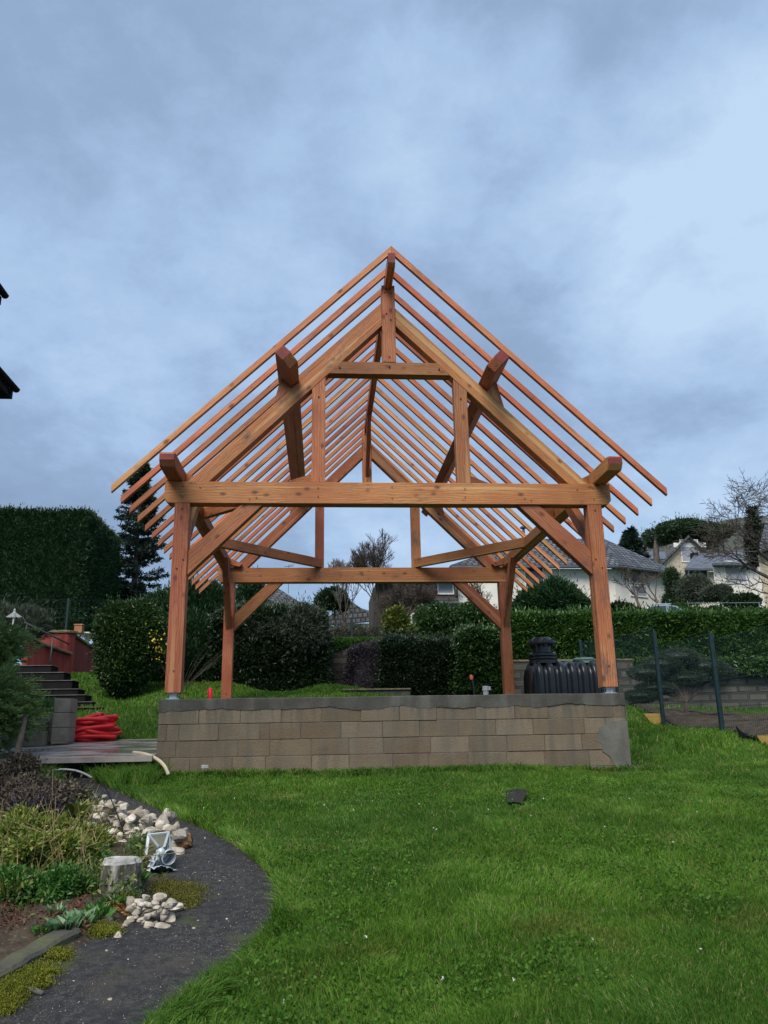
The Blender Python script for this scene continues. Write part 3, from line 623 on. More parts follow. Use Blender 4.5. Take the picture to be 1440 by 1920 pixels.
def blobs(bl, n, rng, inner=.72, lump=.22, flat=1):
    vol = np.array([b[1][0]*b[1][1]+b[1][1]*b[1][2]+b[1][0]*b[1][2] for b in bl]); C = []; Nn = []
    for i, (c, r) in enumerate(bl):
        k = int(n*vol[i]/vol.sum()); d = rng.normal(size=(k, 3)); d /= np.linalg.norm(d, axis=1)[:, None]
        w = fbm(d[:, 0]*2.4+i*3+d[:, 2], d[:, 1]*2.4+d[:, 2]*1.7, 11+i)
        s_ = (inner+(1-inner)*rng.random(k)**.6)*(1+(w-.5)*2*lump); C.append(np.array(c)+d*np.array(r)*s_[:, None]); Nn.append(d)
    return np.concatenate(C), np.concatenate(Nn)
def core_blob(m, c, r, s_=.7, k=10, mi=0):
    t = np.linspace(-1, 1, 7); m.lathe([(max(.02, math.sqrt(max(0, 1-z*z)))*r[0]*s_, z*r[2]*s_) for z in t], c, k, mi, (1, r[1]/r[0]))
def hedge(name, label, a, b, n, ml, leaf, group=None, rngs=1, depth=.1, lump=.1, rnd=.9, faces=('f', 'l', 'r', 't'), up=.0, cat='hedge', asp=.45, rot=0, floor=True, parent=None, pname='foliage', shoulder=0):
    rng = np.random.default_rng(rngs); a = np.array(a, float); b = np.array(b, float); c0 = np.array([(a[0]+b[0])/2, a[1], a[2]])
    C, Nn = boxshell(a, b, n, rng, depth, lump, faces)
    m = MB(); m.leaves(C, Nn, leaf*rng.uniform(.6, 1.3, len(C)), leaf*asp*rng.uniform(.7, 1.2, len(C)), 0, rnd, (0, 0, up), rng)
    k_ = rng.choice(len(C), len(C)//22); e_ = rng.random(len(k_))[:, None]; m.leaves(C[k_]+Nn[k_]*(.03+.14*e_)+[0, 0, .02], Nn[k_]+[0, 0, .5], leaf*1.1, leaf*asp*.8, 0, .6, None, rng)
    ins = min(.16, (b[1]-a[1])*.25); m.box(a+[ins, ins, -.1 if floor else .1], b-[ins, ins, ins])
    if shoulder:
        for v in m.V:
            f_ = np.clip((v[:, 2]-(b[2]-shoulder))/shoulder, 0, 1.2)**2*.22; cy_ = (a[1]+b[1])/2; hw_ = (b[0]-a[0])/2; ed = np.clip((np.abs(v[:, 0]-c0[0])-(hw_-shoulder))/shoulder, 0, 1.3)
            v[:, 2] -= shoulder*.28*ed**2*np.clip((v[:, 2]-a[2])/(b[2]-a[2]), 0, 1)*(.6+.8*vn(v[:, 0]*2, v[:, 1]*0, 3)); v[:, 1] += (cy_-v[:, 1])*f_; v[:, 2] += .10*shoulder*(fbm(v[:, 0]*2.5, v[:, 1]*0+1, 17)-.5)*4*np.clip((v[:, 2]-a[2])/(b[2]-a[2]), 0, 1)
    if rot:
        cs, sn = math.cos(rot), math.sin(rot)
        for v in m.V: x = v[:, 0]-c0[0]; y = v[:, 1]-c0[1]; v[:, 0] = c0[0]+x*cs-y*sn; v[:, 1] = c0[1]+x*sn+y*cs
    o = m.build(name if parent is None else pname, ml, parent, origin=c0)
    if parent is None: tag(o, label, cat, group)
    return o
def bush(name, label, bl, n, ml, leaf, stems=None, rngs=1, rnd=.8, inner=.7, lump=.22, up=0, asp=.5, group=None, cat='bush', core=.72, extra=None, smat=None):
    rng = np.random.default_rng(rngs); base = min(bl, key=lambda q: q[0][2]-q[1][2]); zb = base[0][2]-base[1][2]
    loc = (base[0][0], base[0][1], zb if stems is None else stems[0][0][0][2]); t = thing(name, label, cat, loc, group)
    C, Nn = blobs(bl, n, rng, inner, lump); m = MB(); m.leaves(C, Nn, leaf*rng.uniform(.6, 1.35, len(C)), leaf*asp*rng.uniform(.7, 1.2, len(C)), 0, rnd, (0, 0, up), rng)
    if core:
        for c, r in bl: core_blob(m, c, r, core)
    k_ = rng.choice(len(C), max(1, len(C)//24)); e_ = rng.random(len(k_))[:, None]; m.leaves(C[k_]+Nn[k_]*leaf*(.5+2.2*e_), Nn[k_]+[0, 0, .5], leaf*1.1, leaf*asp*.8, 0, .6, None, rng)
    m.build('foliage', ml, t)
    if stems:
        m = MB()
        for pts, r in stems: m.tube(pts, np.linspace(r, r*.5, len(pts)), 7)
        m.build('stem', smat or MBARK, t, smooth=True)
    if extra: extra(t)
    return t
def tree_skeleton(base, H, spread, rng, levels=5, trunk_r=.12, fork=.25, ns=3, ang=.55, up=.25, wig=.12, lean=(0, 0)):
    A = []; Bn = []; RA = []; RB = []; LV = []
    def grow(p, d, ln, r, lv):
        n = 3; q = p
        for i in range(n):
            d2 = d+rng.normal(size=3)*wig+np.array([0, 0, up*.3]); d2 /= np.linalg.norm(d2); q2 = q+d2*ln/n; r2 = r*(1-.35/n)
            A.append(q); Bn.append(q2); RA.append(r); RB.append(r2); LV.append(lv); q, d, r = q2, d2, r2
            if lv < levels and i > 0 and rng.random() < .75: side(q, d, ln, r, lv)
        if lv < levels:
            for _ in range(ns-1): side(q, d, ln, r, lv)
    def side(q, d, ln, r, lv):
        k = rng.normal(size=3); k -= d*(k@d); k /= np.linalg.norm(k); a = ang*rng.uniform(.6, 1.3); dd = d*math.cos(a)+k*math.sin(a)+np.array([0, 0, up*.25]); dd[:2] *= spread; dd /= np.linalg.norm(dd)
        grow(q, dd, ln*rng.uniform(.55, .82), r*rng.uniform(.5, .72), lv+1)
    d0 = np.array([lean[0], lean[1], 1.]); d0 /= np.linalg.norm(d0); grow(np.array(base, float), d0, H*fork, trunk_r, 0)
    return map(np.array, (A, Bn, RA, RB, LV))
def bare_tree(label, base, H, seed, spread=1.1, levels=5, r=.1, m=None, group=None, ns=3, fork=.3, ang=.55, up=.25, lean=(0, 0), rmin=.004, cat='tree', name='bare_tree', wig=.12):
    rng = np.random.default_rng(seed); A, B_, ra, rb, lv = tree_skeleton(base, H, spread, rng, levels, r, fork, ns, ang, up, wig, lean)
    top = max(B_[:, 2])-base[2]; sc_ = H/top; A = np.array(base)+(A-base)*sc_; B_ = np.array(base)+(B_-base)*sc_
    t = thing(name, label, cat, base, group); k = lv <= 1
    MB().segs(A[k], B_[k], np.maximum(ra[k], rmin), np.maximum(rb[k], rmin), 7).build('trunk', MBARK, t, smooth=True)
    MB().segs(A[~k], B_[~k], np.maximum(ra[~k], rmin), np.maximum(rb[~k], rmin), 4).build('crown', m or MTWIG, t); return t
def spruce(label, base, H, Rr, seed, n=26000, ml=MSPRUCE, group=None, name='spruce_tree', gap=.0, needle=.16):
    rng = np.random.default_rng(seed); t = thing(name, label, 'tree', base, group); base = np.array(base, float)
    m = MB(); m.tube([base, base+[0, 0, H*.97]], [H*.022, .015], 8); m.build('trunk', MBARK, t, smooth=True); m = MB(); A = []; B_ = []; C = []; Nn = []
    nb = int(34+H*6)
    for i in range(nb*3):
        f = rng.random()**.85; z = H*(.05+.93*f); ln = Rr*(1-f)**.8*rng.uniform(.55, 1.1)+.10; az = rng.random()*2*math.pi; d = np.array([math.cos(az), math.sin(az), 0]); a_ = base+[0, 0, z]
        dr = -.12-.25*(1-f)+.45*f; mid = a_+d*ln*.55+[0, 0, dr*ln*.5]; e_ = a_+d*ln+[0, 0, dr*ln*.75+.10*ln]; A += [a_, mid]; B_ += [mid, e_]
        k = int(n/(nb*3)*(.35+1.3*(1-f))); u_ = rng.random(k)**.7; pt = np.where(u_[:, None] < .5, a_+(mid-a_)*u_[:, None]*2, mid+(e_-mid)*(u_[:, None]*2-1))
        sd_ = np.cross(d, [0, 0, 1]); wd = (rng.random(k)-.5)*ln*.55*(1.1-u_); pt = pt+sd_*wd[:, None]+rng.normal(size=(k, 3))*.02-[0, 0, .0]; pt[:, 2] -= np.abs(wd)*.25
        C.append(pt); Nn.append(np.tile(d*.8, (k, 1))+sd_*np.sign(wd)[:, None]*.7)
    m.segs(A, B_, .018, .008, 4, 1); C = np.concatenate(C); Nn = np.concatenate(Nn); m.leaves(C, Nn, needle*rng.uniform(.6, 1.3, len(C)), needle*.28, 0, .45, (0, 0, -.1), rng); m.build('crown', [ml, MBARK], t); return t
# ================================================================== LEFT SIDE
# tall clipped thuja hedge; its right end face turns away
q0 = P(-60, 960, 13); q1 = P(166, 955, 13); zt = q1[2]; hb = P(166, 1152, 13)[2]
hedge('clipped_hedge', 'tall dark clipped conifer hedge with a flat top at the upper left', (q0[0]-6, 13, hb-.2), (q1[0], 17.2, zt), 120000, MTHUJA, .12, rngs=3, depth=.10, lump=.13, rnd=.55, faces=('f', 'r', 't'), up=.5, floor=False, asp=.3)
p_ = P(248, 1150, 18.5); tp = P(248, 862, 18.5)
spruce('tall dark spruce beside the clipped hedge, behind the left rafter ends', (p_[0], 18.5, float(G(p_[0], 18.5))), tp[2]-float(G(p_[0], 18.5)), 1.95, 5, 42000)
# green mesh fence under the hedge
def mesh_fence(name, label, pts, heights, post_over=.05, dx=.05, rows_z=(0, .35, .7, 1.0), m=MGREENM, thick=.002, post=.025, zoff=.06, parts=True, group=None):
    pts = [np.array(p, float) for p in pts]; t = thing(name, label, 'fence', pts[0], group)
    for p, h in zip(pts, heights):
        mb_ = MB(); mb_.box((p[0]-post, p[1]-post, p[2]-.1), (p[0]+post, p[1]+post, p[2]+h+post_over)); bevel(mb_.build('post', m, t), .003)
    for i in range(len(pts)-1):
        a, b = pts[i], pts[i+1]; h = min(heights[i], heights[i+1]); zb = max(a[2], b[2])+zoff if a[2] != b[2] else a[2]+zoff; zb = (a[2]+b[2])/2+zoff; zt_ = zb+h-zoff
        ln = np.linalg.norm((b-a)[:2]); nn = int(ln/dx); f = (np.arange(nn)+.5)/nn; A_ = a[None]*(1-f[:, None])+b[None]*f[:, None]; B2 = A_.copy(); A_[:, 2] = zb; B2[:, 2] = zt_
        mb_ = MB(); mb_.segs(A_, B2, thick, thick, 3)
        zz = np.linspace(zb, zt_, int((zt_-zb)/.2)+1); A_ = np.stack([np.r_[a[:2], z] for z in zz]); B2 = np.stack([np.r_[b[:2], z] for z in zz]); mb_.segs(A_, B2, thick*1.6, thick*1.6, 4)
        mb_.build('mesh_panel', m, t)
    return t
fp = []
for px in (-40, 122, 262): q = P(px, 1196, 12.2); fp.append((q[0], 12.2, q[2]))
mesh_fence('mesh_fence', 'fine dark wire fence in the shade below the tall clipped hedge', fp, [P(122, 1125, 12.2)[2]-P(122, 1196, 12.2)[2]]*3, m=MGREENM, dx=.12, thick=.002)
# red rendered terrace walls and sleeper steps
A1 = P(118, 1186, 10.6); A2 = P(135, 1186, 10.4); A3 = P(180, 1218, 12.0)
def redwall(name, label, pts, tops, base, th=.2, cope=True, cat='wall'):
    t = thing(name, label, cat, (pts[0][0], pts[0][1], base))
    m = MB(); mc = MB()
    for (a, b), (za, zb) in zip(zip(pts[:-1], pts[1:]), zip(tops[:-1], tops[1:])):
        a = np.array(a[:2]); b = np.array(b[:2]); d = (b-a)/np.linalg.norm(b-a); w = np.array([-d[1], d[0]])*th
        if w[1] < 0: w = -w
        F_ = [(0, 1, 2, 3)]; V = [(*a, base), (*b, base), (*b, zb), (*a, za)]; m.prism(V, (*w, 0))
        if cope:
            o = -d*.03; o2 = d*.03; u_ = -w/th*.05; V = [(*(a+o+u_), za+.003), (*(b+o2+u_), zb+.003), (*(b+o2+u_), zb+.07), (*(a+o+u_), za+.07)]; mc.prism(V, (*(w-u_*2), 0))
    bevel(m.build('wall_body', MREDW, t), .008)
    if cope: bevel(mc.build('coping', MCOPE, t), .015, 2)
    return t
zb_ = P(150, 1272, 10.4)[2]-.25
rw1 = [P(60, 1186, 11.2), P(128, 1187, 10.2), P(182, 1221, 12.6)]
redwall('terrace_wall', 'tall red rendered terrace wall with a mossy stone coping turning behind the round bush', rw1, [rw1[0][2], rw1[1][2], rw1[2][2]-.02], zb_, .22)
rw2 = [P(55, 1196, 8.4), P(78, 1208, 8.7), P(132, 1229, 9.5)]
redwall('stair_wall', 'low red rendered wall with rounded coping rising beside the dark steps', rw2, [rw2[0][2], rw2[1][2]-.02, rw2[2][2]], P(132, 1272, 9.5)[2]-.3, .18)
c = P(144, 1180, 10.5); m = MB(); m.obox((c[0], c[1]+.2, P(144, 1185, 10.5)[2]+.09), (.10, 0, 0), (0, .10, 0), (0, 0, .10)); m.obox((c[0], c[1]+.2, P(144, 1185, 10.5)[2]+.2), (.115, 0, 0), (0, .115, 0), (0, 0, .018)); tag(bevel(m.build('chimney_pot', MTERRA), .008), 'small terracotta block on top of the tall red wall', 'block')
# white garden table behind the wall
t = thing('garden_table', 'white table top showing behind the tall red wall coping', 'table', P(168, 1215, 13)); c = P(165, 1190, 13)
m = MB(); m.lathe([(.02, 0), (.30, 0), (.31, .02), (.30, .04), (.02, .04)], c, 20); m.build('table_top', MWHITE, t, smooth=False); m = MB(); m.lathe([(.22, -.7), (.06, -.5), (.05, -.2), (.16, -.002)], c, 12); m.build('pedestal', MWHITE, t)
# handrail
t = thing('handrail', 'grey metal handrail slanting down beside the sleeper steps', 'handrail', P(100, 1235, 8.9)); a = P(46, 1167, 8.2); b = P(130, 1208, 9.2)
m = MB(); m.tube([a, (a+b)/2, b], .02, 8); m.build('rail', MGREYM, t, smooth=True)
m = MB(); q = a+(b-a)*.62; m.tube([q, q-[0, 0, .75]], .018, 8); m.build('baluster', MGREYM, t, smooth=True)
m = MB(); q = a+(b-a)*.05; m.tube([q, q-[0, 0, .75]], .018, 8); m.build('baluster', MGREYM, t, smooth=True)
# steps: dark sleepers, each a thing of its own
st = [(193, 1324, 5.6), (173, 1314, 6.0), (160, 1301, 6.45), (147, 1290, 6.9), (136, 1274, 7.35), (121, 1259, 7.8), (97, 1246, 8.25)]
names_ = ['lowest sleeper step, flush with the grass', 'second sleeper step from the bottom, thin grey tread over grass', 'third sleeper step from the bottom of the flight', 'middle sleeper step of the flight of seven', 'third sleeper step from the top of the flight', 'second sleeper step from the top, against the red wall', 'topmost sleeper step against the red wall']
for i, (px, py, Y) in enumerate(st):
    r = P(px, py, Y); nz = P(st[i][0], st[i][1]+ (14 if i else 8), Y)[2]-.02; lft = r[0]-1.7; t = thing('sleeper_step', names_[i], 'step', (r[0]-.8, Y, nz), 'sleeper steps up to the red walls')
    m = MB(); m.box((lft, Y, nz-.05), (r[0], Y+.5, r[2]-.03)); bevel(m.build('riser', MSLEEP, t), .01)
    m = MB(); m.box((lft, Y-.02, r[2]-.028), (r[0]+.01, Y+.5, r[2]-.012)); bevel(m.build('tread', MTREAD, t), .003)
# white bird-shaped ornament on a stake in the juniper
c = P(27, 1150, 3.2); t = thing('garden_ornament', 'small white winged garden ornament above the juniper', 'ornament', (c[0], 3.2, c[2]-.35))
m = MB(); m.lathe([(.005, -.10), (.03, -.07), (.028, 0), (.016, .04), (.02, .06), (.004, .08)], c, 10)
for s_ in (-1, 1): m.prism([c+[0, -.01, .03], c+[s_*.13, -.01, -.06], c+[s_*.06, -.01, -.07], c+[0, -.01, -.04]], (0, .02, 0))
m.build('wings', MWHITE, t); m = MB(); m.tube([c-[0, 0, .08], c-[.01, 0, .22], c-[.05, 0, .27], c-[.02, 0, .35], c-[.03, 0, 1.1]], [.012, .012, .03, .012, .01], 8); m.build('stake', MWHITE, t, smooth=True)
# block pier with three blocks and low wall running left behind the juniper
MCONCT = mat('beige_concrete', [(.17, .145, .115), (.27, .235, .195)], 6, .92, 6, bump=.004, bscale=50, spec=.15)
t = thing('block_pier', 'short stack of grey concrete blocks ending a low wall beside the juniper', 'wall', P(110, 1394, 1.9))
c = P(108, 1392, 1.9); zz = c[2]; yy = [P(110, 1392, 1.9)[2], P(110, 1364, 1.9)[2], P(110, 1336, 1.9)[2], P(110, 1309, 1.9)[2]]

xl, xr = P(88, 1350, 1.9)[0], P(126, 1350, 1.9)[0]
for k in range(3):
    m = MB(); w_ = .0 if k < 2 else .06
    m.prism([(xl+w_, 1.98, yy[k]+.003), (xl+.10, 1.85, yy[k]+.003), (xr, 2.0, yy[k]+.003), (xr, 2.35, yy[k]+.003), (xl+w_, 2.35, yy[k]+.003)], (0, 0, yy[k+1]-yy[k]-.006)); bevel(m.build('block', MCONCT, t), .006)
for k, (pa, pb, ya, yb) in enumerate(((20, 90, 1400, 1372), (-60, 40, 1405, 1380), (40, 88, 1371, 1345))):
    a = P(pa, ya, 1.75); b = P(pb, yb, 1.9); m = MB(); m.box((a[0], 1.75+.04*k, min(a[2], b[2])), (b[0]-.004, 2.1, max(a[2], b[2]))); bevel(m.build('block', MCONCT, t), .006)
# red conduit coil lying on the slab
cc = P(150, 1384, 2.75); zc_ = slabz(2.75); t = thing('conduit_coil', 'bundle of bright red corrugated conduit coiled on the wet slab', 'conduit', (cc[0], 3.0, zc_))
rg = np.random.default_rng(5); r0 = .034
L0, L1 = P(118, 1360, 2.8)[0], P(203, 1360, 2.8)[0]; mid = (L0+L1)/2; hw = (L1-L0)/2
loops = [(h, (-1)**k*.04*rg.random(), f+rg.uniform(-.05, .03), rg.uniform(-.05, .05)) for k, (h, f) in enumerate([(0, 1.0), (0, .86), (.06, .95), (.07, .78), (.12, .98), (.16, .9), (.20, .82), (.25, .95), (.29, .78), (.33, .86), (.38, .8), (.43, .76), (.47, .84), (.52, .70), (.57, .76), (.61, .66)])]
for k, (h, dy, f, tl) in enumerate(loops):
    a_ = np.linspace(0, 2*math.pi, 49); rx = hw*f; ry = .46*f
    px_ = mid-hw+rx+.02*k*(k % 2)+rx*np.cos(a_); py_ = 3.05+dy+ry*np.sin(a_); pz = zc_+r0+h*.52+tl*np.cos(a_)*1.3+.02*np.sin(2*a_+k)+.03*(h > .3)*np.cos(a_)
    m = MB(); m.tube(np.stack([px_, py_, pz], 1), r0, 10, cap=False); m.build('coil_turn', MREDP, t, smooth=True)
for (x0_, z0_, x1_, z1_) in ((131, 1374, 214, 1361), (128, 1384, 217, 1382), (132, 1352, 202, 1350)):
    a = P(x0_, z0_, 2.62); b = P(x1_, z1_, 2.7); m = MB(); f_ = np.linspace(0, 1, 12)[:, None]; pp = a+(b-a)*f_+np.array([0, -.06, .02])*np.sin(f_*math.pi); m.tube(pp, r0*.95, 10); m.build('coil_end', MREDP, t, smooth=True)
a_ = np.linspace(0, 2*math.pi, 25); c = P(180, 1341, 2.8); m = MB(); m.tube(np.stack([c[0]+.06*np.cos(a_), np.full(25, c[1]), c[2]+.05*np.sin(a_)], 1), .004, 6, cap=False); m.build('tie_wire', MGALV, t, smooth=True)
# cream hose arching off the slab edge
pts = [P(250, 1411, .2), P(268, 1413, .0), P(285, 1418, -.15), P(300, 1427, -.35), P(310, 1438, -.42), P(316, 1453, -.44)]
def smooth_pts(p, n=30):
    p = np.array(p); t = np.linspace(0, len(p)-1, n); q = np.stack([np.interp(t, np.arange(len(p)), p[:, k]) for k in range(3)], 1)
    for _ in range(5): q[1:-1] = (q[:-2]+2*q[1:-1]+q[2:])/4
    return q
m = MB(); m.tube(smooth_pts(pts), .022, 10); tag(m.build('garden_hose', MHOSE, smooth=True), 'cream plastic pipe end curving over the slab corner onto the grass', 'pipe')
pts = [P(80, 1453, -.55), P(95, 1446, -.5), P(115, 1442, -.45), P(140, 1444, -.45), P(158, 1450, -.5), P(172, 1458, -.6)]
m = MB(); m.tube(smooth_pts(pts), .012, 8); tag(m.build('thin_pipe', MPVC, smooth=True), 'thin grey pipe arching over the ground in front of the slab', 'pipe')
m = MB(); c = P(384, 1438, -.25); m.obox(c, (.042, .01, 0), (-.01, .04, 0), (0, 0, .022)); tag(bevel(m.build('white_block', MSTTOP), .008), 'small white block lying at the foot of the tan wall', 'block')
# round bush with yellow flowers on its right side
Yb = 8.0; cb = P(243, 1215, Yb); gz = P(235, 1313, Yb)[2]; rx = (P(305, 1215, Yb)[0]-P(178, 1215, Yb)[0])/2
b1 = [((cb[0], Yb, cb[2]+.12), (rx*.98, .8, .88)), ((cb[0]-.1, Yb, cb[2]-.38), (rx*.80, .7, .62)), ((cb[0]+.18, Yb, cb[2]+.35), (rx*.75, .6, .72)), ((cb[0]-.30, Yb-.1, cb[2]+.4), (rx*.62, .6, .62)), ((cb[0]-.05, Yb, cb[2]-.75), (rx*.48, .45, .36))]
def fl(t):
    rng = np.random.default_rng(4); n = 55; C = np.stack([rng.normal(cb[0]+.76, .10, n), rng.uniform(Yb-.85, Yb-.5, n), rng.normal(cb[2]-.12, .26, n)], 1); C[:, 0] += -(C[:, 2]-cb[2])*.25
    m = MB(); m.leaves(C, np.tile([0, -1, 0], (n, 1)), .055, .05, 0, .8, rng=rng); m.build('flower', MFLOW, t)['kind'] = 'stuff'
bush('round_bush', 'big rounded dark evergreen bush with yellow flowers, left of the frame', b1, 46000, MBUSH, .075, [([(cb[0]-.05, Yb, gz-.05), (cb[0]-.1, Yb, gz+.5)], .04), ([(cb[0]+.05, Yb, gz-.05), (cb[0]+.15, Yb, gz+.5)], .035), ([(cb[0], Yb-.1, gz-.05), (cb[0]-.3, Yb-.1, gz+.6)], .025)], 8, .8, .8, .16, extra=fl, group=None)
# juniper with feathery sprays, reaching in from the left edge
def juniper(name, label, centre, r, n_sp, seed, sl=.5, ml=MJUN):
    rng = np.random.default_rng(seed); c = np.array(centre, float); t = thing(name, label, 'bush', c-[0, 0, r[2]]); C = []; Nn = []; A = []; B_ = []
    for i in range(n_sp):
        d = rng.normal(size=3); d /= np.linalg.norm(d); d[2] = d[2]*.9; s0 = c+d*np.array(r)*rng.uniform(.35, .85); az = np.array([d[0], d[1], d[2]*.35+.12+rng.normal()*.2]); az /= np.linalg.norm(az); ln = sl*rng.uniform(.5, 1.2)
        k = 90; u_ = rng.random(k); drp = np.stack([0*u_, 0*u_, -.35*ln*u_**2+.18*ln*u_], 1); sd_ = np.cross(az, [0, 0, 1.]); sd_ /= np.linalg.norm(sd_)+1e-6; sg = np.sign(rng.random(k)-.5); w = sg*rng.random(k)*.30*ln*(1-u_*.85)
        pt = s0+az*ln*u_[:, None]+drp+sd_*w[:, None]+np.array([0, 0, 1])*(-np.abs(w)*.3+rng.normal(size=k)*.012)[:, None]; C.append(pt); Nn.append(az*.9+sd_*sg[:, None]*.7)
        e_ = s0+az*ln*.9+[0, 0, -.12*ln]; A.append(s0); B_.append(e_)
    C = np.concatenate(C); Nn = np.concatenate(Nn); m = MB(); m.leaves(C, Nn, .055*rng.uniform(.6, 1.4, len(C)), .016, 0, .3, rng=rng); core_blob(m, c, r, .6)
    m.build('foliage', ml, t); m = MB(); m.segs(A, B_, .004, .0015, 4); m.build('stem', MBARK, t); return t
cj = P(0, 1335, -.2); JUN = juniper('juniper_bush', 'large feathery green juniper spreading in from the left edge above the slab', (cj[0]-.35, .1, cj[2]+.02), (.50, .7, .55), 520, 3, .38)
cj = P(8, 1205, .9); juniper('juniper_bush', 'upper juniper with drooping pale green sprays in front of the red wall', (cj[0]-.55, .9, cj[2]-.05), (.66, .7, .40), 560, 4, .46)
cj = P(-10, 1420, -1.2); m = MB(); a = np.array([cj[0], -.9, float(G(cj[0], -.9))]); m.tube([a, a+[.02, .3, .35], a+[-.1, .8, .8]], [.05, .04, .03], 8); m.build('trunk', MBARK, JUN, smooth=True)
rng = np.random.default_rng(2); c = P(75, 1322, 2.5); n = 500; C = np.stack([rng.uniform(c[0]-.25, c[0]+.25, n), rng.uniform(2.3, 2.8, n), rng.uniform(c[2]-.12, c[2]+.02, n)], 1); m = MB(); m.leaves(C, np.tile([0, 0, 1.], (n, 1)), .12, .02, 0, .4, rng=rng)
tag(m.build('grass_tuft', MGREEN, origin=c), 'bright green grass tuft growing behind the block pier', 'grass tuft')
# low grey-green plants behind the juniper
c = P(45, 1155, 9.5); bush('lavender_bush', 'grey green spiky shrub in the shade behind the handrail', [((c[0], 9.5, c[2]-.25), (.6, .4, .42)), ((c[0]-.7, 9.6, c[2]-.1), (.5, .4, .4))], 7000, MOLIVE, .14, None, 5, .4, .7, up=.9, asp=.18)
# bare arching stems beside the left post
rng = np.random.default_rng(9); b = P(335, 1300, 7.6); A = []; B_ = []; RA = []
for i in range(26):
    a_ = rng.uniform(-.7, 1.5); h = rng.uniform(.7, 1.6); p = b.copy(); p[2] -= .1; d = np.array([math.sin(a_)*.8, rng.normal()*.2, 1.0]);
    for k in range(8): q = p+d*h/8; A.append(p); B_.append(q); RA.append(.0035-.0003*k); p = q; d = d+[math.sin(a_)*.05, 0, -.04]
m = MB(); m.segs(A, B_, RA, RA, 4); tag(m.build('bare_shrub', MTWIG, origin=b), 'leafless shrub of thin arching stems beside the front left post', 'bush')
# neighbouring house whose eaves reach in at the left edge
t = thing('neighbouring_house', 'house at the left edge, only its dark eaves and gutters in view', 'house', (-9, -3, -1.2))
e1 = P(29, 724, 0); e2 = P(8, 548, -.6)
m = MB(); m.box((-12, -5, -1.5), (e1[0]-.55, -.5, e1[2]-.2)); m.build('wall', MRENDER, t)
def slope(e, y0, y1, rise, name):
    m = MB(); V = [(e[0], y1, e[2]), (e[0]-5, y1, e[2]+5*rise), (e[0]-5, y1, e[2]+5*rise-.12), (e[0], y1, e[2]-.08)]; m.prism(V, (0, y0-y1, 0)); m.build(name, MSLEEP, t)
    m = MB(); m.box((e[0]-.28, y0, e[2]-.20), (e[0]-.02, y1-.01, e[2]-.085)); m.build('soffit', MSLEEP, t)
    a_ = np.linspace(math.pi, 2*math.pi, 9); m = MB(); rr_ = .05; pr = [(e[0]+.02+rr_*math.cos(x), e[2]-.05+rr_*math.sin(x)) for x in a_]
    m.prism([(x, y1, z) for x, z in pr], (0, y0-y1, 0)); m.build('gutter', MSLEEP, t)
slope(e1, -5, 0, .75, 'roof'); slope((e2[0], 0, e2[2]), -5, -.6, .75, 'upper_roof')
m = MB(); c = np.array([e1[0]+.0, -.12, e1[2]-.1]); m.tube(smooth_pts([c, c-[.02, 0, .06], c-[.10, 0, .09], c-[.3, 0, .11], c-[.6, 0, .13], c-[.66, 0, .3], c-[.66, 0, 3.5]], 40), .035, 10); m.build('downpipe', MSLEEP, t, smooth=True)
# ================================================================== BEHIND THE FRAME
def hb_(px0, px1, py0, py1, Y, dy): a = P(px0, py1, Y); b = P(px1, py0, Y); return (a[0], Y, a[2]-.15), (b[0], Y+dy, b[2])
# dark hedge mass behind the left posts
a, b = hb_(392, 612, 1136, 1290, 9.4, 1.6); hedge('dark_hedge', 'dark untidy evergreen hedge behind the back left post', a, b, 60000, MDARK, .11, rngs=21, shoulder=.6, depth=.12, lump=.22, rnd=.9, asp=.4)
c = P(565, 1165, 9.6); bush('cypress_bush', 'loose grey green cypress shrub topping the right end of the dark hedge', [((c[0], 9.7, c[2]-.1), (.6, .6, .48)), ((c[0]-.55, 9.8, c[2]-.2), (.6, .5, .42)), ((c[0]-1.1, 9.8, c[2]-.25), (.5, .5, .35)), ((c[0]+.2, 9.5, c[2]-.4), (.45, .4, .4))], 18000, MOLIVE, .13, None, 31, .6, .65, asp=.2, lump=.3)
c = P(360, 1170, 10.4); bush('conifer_bush', 'tall feathery conifers between the left posts of the frame', [((c[0]-.2, 10.5, c[2]+.1), (.65, .6, 1.0)), ((c[0]+.5, 10.6, c[2]), (.55, .6, 1.05)), ((c[0]-.85, 10.8, c[2]-.1), (.6, .6, 1.0)), ((c[0]+.1, 10.0, c[2]-.7), (1.2, .6, .9)), ((c[0]-.2, 10.0, c[2]-1.3), (1.3, .5, .5))], 52000, MTHUJA, .15, None, 41, .5, .6, .3, .6, .22)
c = P(470, 1110, 11.5); bush('yew_bush', 'small dark green conifer top in front of the left tiled roof', [((c[0], 11.6, c[2]+.05), (.35, .35, .32)), ((c[0]-.1, 11.6, c[2]-.5), (.6, .5, .5)), ((c[0]+.4, 11.6, c[2]-.7), (.7, .5, .35))], 9000, MTHUJA, .14, None, 42, .5, .5, .3, .6, .2)
